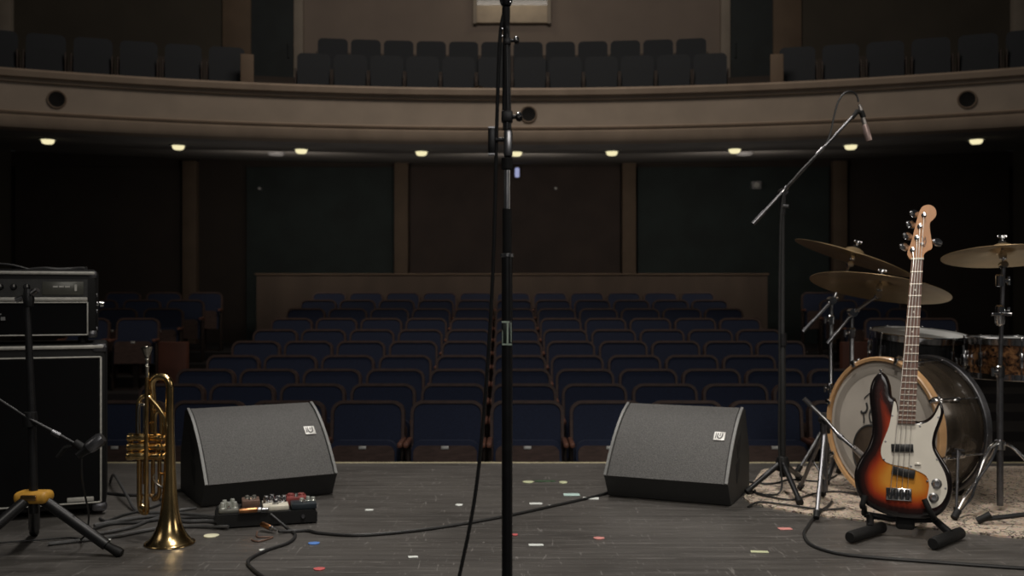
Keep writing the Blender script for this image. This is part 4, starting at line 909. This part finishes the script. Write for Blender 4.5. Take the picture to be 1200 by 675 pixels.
def dist(p):
    best = 9
    for (ax_, ay), (bx_, by) in zip(so, so[1:]+so[:1]):
        dx, dy = bx_-ax_, by-ay; L2 = dx*dx+dy*dy
        q = 0 if L2 == 0 else max(0, min(1, ((p[0]-ax_)*dx+(p[1]-ay)*dy)/L2))
        best = min(best, math.hypot(p[0]-ax_-q*dx, p[1]-ay-q*dy))
    return best
def inside(p):
    c = False
    for (x1, y1), (x2, y2) in zip(so, so[1:]+so[:1]):
        if (y1 > p[1]) != (y2 > p[1]) and p[0] < (x2-x1)*(p[1]-y1)/(y2-y1)+x1: c = not c
    return c
pts = [V(p) for p in so]; nb = len(pts)
for q, off in enumerate((.002, .006, .012)):
    for i in range(0, nb, 1):
        p0, p1, p2 = pts[i-1], pts[i], pts[(i+1) % nb]; d = (p2-p0).normalized()
        for nn in (V((-d.y, d.x)), V((d.y, -d.x))):
            c = p1+nn*off
            if inside(c) and abs(dist(c)-off) < off*.25: pts.append(c)
xs = [p[0] for p in so]; ys = [p[1] for p in so]; g = .011; y = min(ys); row = 0
while y < max(ys):
    x = min(xs)+(g/2 if row % 2 else 0)
    while x < max(xs):
        if inside((x, y)) and dist((x, y)) > .017: pts.append(V((x, y)))
        x += g
    y += g*.87; row += 1
cv, ce, cf, ov, oe, of = geometry.delaunay_2d_cdt([V((p[0], p[1])) for p in pts], [], [list(range(nb))], 1, 1e-6)
TH = .021; ER = .012
b = bm_(); lay = b.verts.layers.float.new('edge_dist')
ds = [max(0, dist(p)) for p in cv]
def wz(d): return TH-ER+math.sqrt(max(0, ER*ER-(ER-min(d, ER))**2))
F = []; K = []
for p, d in zip(cv, ds):
    v = b.verts.new((p.x, p.y, wz(d))); v[lay] = d; F.append(v)
    v = b.verts.new((p.x, p.y, -wz(d))); v[lay] = 0; K.append(v)
for f in cf: b.faces.new([F[i] for i in f]); b.faces.new([K[i] for i in f][::-1])
bed = {}
for f in cf:
    for i in range(len(f)):
        k = tuple(sorted((f[i], f[(i+1) % len(f)]))); bed[k] = bed.get(k, 0)+1
for (i, j), c in bed.items():
    if c == 1: b.faces.new((F[i], F[j], K[j], K[i]))
obj('body', b, 'burst', t, 70)
pg = [(246, 168), (240, 196), (229, 250), (213, 290), (203, 320), (203, 345), (213, 362), (238, 373), (290, 380), (328, 392), (350, 405), (358, 430), (354, 460), (350, 482), (355, 500), (370, 504), (394, 490), (412, 460), (416, 430), (408, 392), (390, 357), (374, 326), (368, 300), (374, 265), (388, 228), (397, 200), (394, 176), (388, 190), (372, 217), (348, 235), (322, 240), (290, 240), (268, 236), (258, 210), (254, 180)]
PG = smooth2([Z(p) for p in pg], 3)
k = obj('pickguard', prism(bm_(), PG, TH-.001, TH+.0022), 'guard', t, 30)
for p in ((240, 215), (217, 300), (212, 358), (300, 376), (352, 420), (360, 498), (410, 440), (384, 350), (390, 215), (330, 246)):
    x, y = Z(p); obj('screw', lathe(bm_(), [(0, .0036), (.003, .003), (.0035, .0022)], 10, Matrix.Translation((x, y, TH))), 'steel', k)
def zbar(c, w, h, ang, z0, z1, m, name, bev=.002, par=None):
    x, y = Z(c); f = Matrix.Translation((x, y, (z0+z1)/2)) @ Matrix.Rotation(ang, 4, 'Z')
    return obj(name, box(bm_(), (0, 0, 0), (w/2.811/SX, h/2.811/SY, z1-z0), f, bev=bev), m, par or t)
zbar((272, 318), 72, 25, .04, TH, TH+.010, 'pickup', 'pickup'); zbar((275, 396), 76, 27, -.17, TH, TH+.010, 'pickup', 'pickup')
br = zbar((260, 467), 84, 40, .0, TH, TH+.008, 'chrome', 'bridge')
for i in range(4):
    x, y = Z((232+18.5*i, 462)); b = bm_(); tube(b, [(x, y-.022, TH+.012), (x, y+.012, TH+.012)], .0065, 10); obj('saddle', b, 'chrome', br)
for p, r in (((382, 427), .014), ((372, 471), .0135)):
    x, y = Z(p); obj('control_knob', lathe(bm_(), [(0, .018), (r*.6, .0185), (r*.75, .016), (r*.85, .006), (r*1.15, .004), (r*1.2, .0022)], 20, Matrix.Translation((x, y, TH))), 'steel', t)
x, y = Z((322, 367)); obj('thumb_rest', box(bm_(), (x, y, TH+.005), (.02, .008, .008), bev=.003), 'guard', t)
x, y = Z((205, 74)); obj('strap_button', lathe(bm_(), [(0, .014), (.007, .013), (.008, .010), (.004, .006), (.006, 0)], 14, frame((x, y-.002, 0), (-.1, 1, 0))), 'chrome', t)
x, y = Z((398, 163)); obj('strap_button', lathe(bm_(), [(0, .014), (.006, .013), (.007, .010), (.004, .006), (.006, 0)], 14, frame((x, y-.004, 0), (.1, 1, 0))), 'chrome', t)
def Q(px, r): return ((px-1056)/SX, (608-r)/SY)
def QM(a): return Matrix.Identity(4)
nl, nr_, tl_, tr_ = Q(1051.4, 505), Q(1071.8, 505), Q(1069.0, 312), Q(1082.3, 312)
b = bm_(); prism(b, [nl, nr_, tr_, tl_], TH-.022, TH+.006); nk = obj('neck', b, 'maple', t)
obj('fretboard', prism(bm_(), [nl, nr_, tr_, tl_], TH+.006, TH+.012), 'fretboard', nk)
for n in range(1, 21):
    f = (1-2**(-n/12))*276/193.
    if f > .995: continue
    L = V(tl_).lerp(V(nl), f); R = V(tr_).lerp(V(nr_), f)
    obj('fret', tube(bm_(), [(L.x, L.y, TH+.0126), (R.x, R.y, TH+.0126)], .0026, 6), 'fret_wire', nk)
b = bm_()
for n in (3, 5, 7, 9, 15, 17):
    f = ((1-2**(-n/12))+(1-2**(-(n-1)/12)))/2*276/193.; c = V(tl_).lerp(V(nl), f).lerp(V(tr_).lerp(V(nr_), f), .5)
    lathe(b, [(0, .0128), (.003, .0125), (.0032, .012)], 12, Matrix.Translation((c.x, c.y, TH)))
obj('inlay_dots', b, 'guard', nk)
b = bm_(); m_ = (V(tl_)+V(tr_))/2; box(b, (m_.x, m_.y, TH+.009), (.041, .006, .012), bev=.001); obj('nut', b, 'nut_bone', nk)
def HZ(p): return Q(1040+p[0]/6.75, 240+p[1]/6.75)
ho = [(196, 490), (172, 468), (162, 445), (166, 415), (190, 355), (215, 262), (240, 165), (262, 95), (288, 58), (330, 46), (368, 58), (392, 92), (392, 135), (368, 168), (346, 190), (342, 228), (352, 312), (362, 382), (352, 406), (320, 422), (294, 448), (282, 490)]
hb_ = smooth2([HZ(p) for p in ho], 4)
hs = obj('headstock', prism(bm_(), hb_, TH-.014, TH+.003), 'maple', t, 40)
b = bm_(); tube(b, [(*HZ(p), TH+.0035) for p in ((275, 300), (290, 320), (284, 350), (300, 330), (305, 305), (312, 345), (298, 385))], .0016, 6, flat=.4); obj('headstock_script', b, 'pedal_brown', hs)
posts = [(296, 130), (262, 220), (238, 314), (202, 410)]
keys = [(222, 108), (193, 195), (166, 290), (140, 378), (402, 345)]
for i, kp in enumerate(keys):
    kx, ky = HZ(kp); px_, py_ = HZ(posts[i]) if i < 4 else HZ((345, 350))
    b = bm_(); tube(b, [(kx, ky, TH-.016), (px_, py_, TH-.016)], .004, 8); lathe(b, [(0, .014), (.014, .012), (.019, .005), (.019, -.005), (.013, -.012), (0, -.014)], 18, frame((kx, ky, TH-.012), (.5, .35, .8), (1, 0, 0)) @ Matrix.Diagonal((1, .8, .6, 1)))
    k = obj('tuning_key', b, 'chrome', t)
    if i < 4: obj('string_post', lathe(bm_(), [(.008, .003), (.0085, .005), (.006, .006), (.0055, .014), (.0062, .017), (0, .018)], 14, Matrix.Translation((px_, py_, TH))), 'chrome', k)
x, y = HZ((280, 365)); obj('string_tree', lathe(bm_(), [(0, .010), (.006, .008), (.004, .004), (.004, .003)], 12, Matrix.Translation((x, y, TH))), 'steel', t)
for i in range(4):
    x0, y0 = Z((232+18.5*i, 462)); w_ = .18+.64*i/3; m2 = V(tl_).lerp(V(tr_), w_); x2, y2 = HZ(posts[3-i])
    obj('string', tube(bm_(), [(x0, y0, TH+.019), (m2.x, m2.y, TH+.0165), (x2, y2, TH+.010)], .0013-.00015*i, 6), 'string', t)

# guitar stand
def GP(u, v, w): return GM @ V((u, v, w))
t = thing('guitar_stand', 'black folding floor stand with rubber feet under the sunburst bass guitar', 'guitar stand')
obj('cradle_bar', tube(bm_(), [GP(-.118, -.014, -.040), GP(-.03, -.022, -.048), GP(.03, -.022, -.048), GP(.112, -.014, -.040)], .011, 12), 'black_metal', t)
for u, s in ((-.118, -1), (.100, 1)):
    a = obj('cradle_arm', tube(bm_(), smooth([GP(u, -.012, -.042), GP(u, .010 if s < 0 else -.010, -.005), GP(u-.004, .014 if s < 0 else -.004, .032), GP(u-.006*(1 if s < 0 else 3), .022, .046), GP(u+(.004 if s < 0 else -.032), .054, .046)], 5), .0095, 12), 'rubber', t)
obj('centre_hub', box(bm_(), (0, 0, 0), (.06, .06, .045), Matrix.Translation(GP(.012, -.024, -.035)) @ GM.to_3x3().to_4x4(), bev=.010), 'black_matte', t)
for a, c, top in (((1.10, 3.245, .022), (1.262, 3.392, .022), GP(-.10, -.016, -.042)), ((1.336, 3.162, .022), (1.492, 3.312, .022), GP(.104, -.016, -.042))):
    a, c = V(a), V(c); d = (c-a).normalized(); mid = a.lerp(c, .62)
    lg = obj('leg', tube(bm_(), [top, mid+V((0, 0, .01))], [.012, .013], 12), 'black_metal', t)
    obj('foot', tube(bm_(), [a, a+d*.006, c-d*.006, c], [.0165, .0195, .0195, .016], 16), 'rubber', lg)
tops = GP(.012, .24, -.05)
obj('back_post', tube(bm_(), [GP(.012, -.02, -.055), tops], .010, 12), 'black_metal', t)
obj('back_yoke', tube(bm_(), [GP(-.07, .25, -.034), GP(-.03, .24, -.045), tops, GP(.055, .24, -.045), GP(.095, .25, -.034)], .010, 12), 'rubber', t)
rear = V((1.50, 3.62, .019)); obj('rear_leg', tube(bm_(), [GP(.012, .02, -.058), rear], [.011, .010], 12), 'black_metal', t)

# small cables on the rug
cable([(1.0, 4.10, .012), (.99, 4.02, .012), (1.03, 3.95, .013), (1.10, 3.90, .013), (1.22, 4.02, .013), (1.34, 4.06, .013), (1.45, 3.9, .013)], .004, 'thin black cable snaking over the rug past the boom stand feet')
cable([(1.0, 4.3, .012), (1.10, 4.24, .012), (1.22, 4.34, .012), (1.34, 4.3, .012), (1.45, 4.45, .012)], .004, 'thin black cable on the rug behind the short chrome stand')
cable([(.90, 3.80, .005), (.96, 3.86, .012), (1.05, 3.80, .013), (1.16, 3.72, .013), (1.25, 3.74, .013)], .004, 'thin black cable along the front edge of the rug')

# ------------------------------------------------------------------ lights
def light(kind, name, loc, target, power, color=(1, .96, .9), size=1, spot=60, blend=.8, sy=None):
    d = bpy.data.lights.new(name, kind); d.energy = power; d.color = color
    if kind == 'AREA':
        d.size = size
        if sy: d.shape = 'RECTANGLE'; d.size_y = sy
    elif kind == 'SPOT': d.spot_size = math.radians(spot); d.spot_blend = blend; d.shadow_soft_size = size
    else: d.shadow_soft_size = size
    o = bpy.data.objects.new(name, d); col.objects.link(o); o.location = loc
    o.rotation_euler = (V(target)-V(loc)).to_track_quat('-Z', 'Y').to_euler()
    return o
light('SPOT', 'key_spot', (.5, 2.0, 5.0), (.3, 3.7, 0), 520, (1, .95, .88), .35, 60, .9)
light('SPOT', 'guitar_spot', (.7, .5, 3.2), (1.4, 3.6, .5), 190, (1, .92, .82), .25, 38, .8)
light('SPOT', 'trumpet_spot', (-.35, 1.2, 3.4), (-1.0, 3.4, .2), 70, (1, .93, .82), .15, 34, .8)
light('SPOT', 'back_spot', (-.4, 5.6, 5.2), (.1, 3.6, .2), 380, (1, .95, .9), .3, 60, .9)
light('AREA', 'front_fill', (.6, -1.6, 2.6), (.3, 3.6, .5), 26, (1, .95, .9), 1.6)
light('AREA', 'wing_fill', (4.6, 2.0, 2.2), (1.5, 3.9, .6), 22, (1, .92, .82), 1.4)  # fill added off stage, gives the metals something to reflect
light('AREA', 'wing_fill', (-4.2, 1.6, 2.6), (-.9, 3.4, .3), 6, (1, .92, .82), 1.2)  # weaker added fill from the opposite wing
light('SPOT', 'seat_fill', (0, 4.4, 5.6), (-.5, 8.0, -.4), 130, (1, .95, .92), .8, 62, 1)  # added spot standing in for stage light spilling onto the front seats
light('SPOT', 'house_fill', (0, 9.2, 8.8), (-.2, 10.6, 0), 205, (1, .92, .86), 1.2, 52, 1)  # overhead fill added to brighten the seating block
light('AREA', 'balcony_wash', (0, 8.5, 7.8), (0, 14.5, 3.6), 150, (1, .87, .74), 4, sy=1.2)
light('AREA', 'booth_lamp', (0, 16.3, 6.4), (0, 17, 5.6), 1.3, (1, .85, .6), .5, sy=.2)
for x in (-3.2, 0, 3.2): light('AREA', 'under_balcony_fill', (x, 13.6, 2.40), (x, 17.4, .9), 9, (1, .88, .76), 1.2, sy=.3)  # unseen fill lights added to lift the dark under the balcony
for a in ANG:
    p = V(pol(16, a, soff(16)-.08)); light('SPOT', 'downlight_beam', p, p-V((0, 0, 1)), 3.0, (1, .82, .55), .06, 110, .6)

light('AREA', 'soffit_bounce_fill', (0, 12.2, 1.25), (0, 12.8, 2.7), 5, (1, .92, .84), 9, sy=1.2)  # added upward light, stands in for floor bounce on the soffit

w = bpy.data.worlds.new('world'); bpy.context.scene.world = w; w.use_nodes = True
bg = w.node_tree.nodes['Background']; bg.inputs[0].default_value = (.55, .58, .62, 1); bg.inputs[1].default_value = .024

# ------------------------------------------------------------------ camera
cd = bpy.data.cameras.new('camera'); cam = bpy.data.objects.new('camera', cd); col.objects.link(cam)
cam.location = (0, 0, .8); cam.rotation_euler = (PI/2, 0, 0)
cd.sensor_width = 36; cd.lens = 36*1167/1200; cd.shift_y = 12.5/1200; cd.clip_end = 100
cd.dof.use_dof = True; cd.dof.focus_distance = 2.6; cd.dof.aperture_fstop = 5.0
sc = bpy.context.scene; sc.camera = cam
sc.view_settings.view_transform = 'Standard'; sc.view_settings.look = 'None'
sc.cycles.use_denoising = True
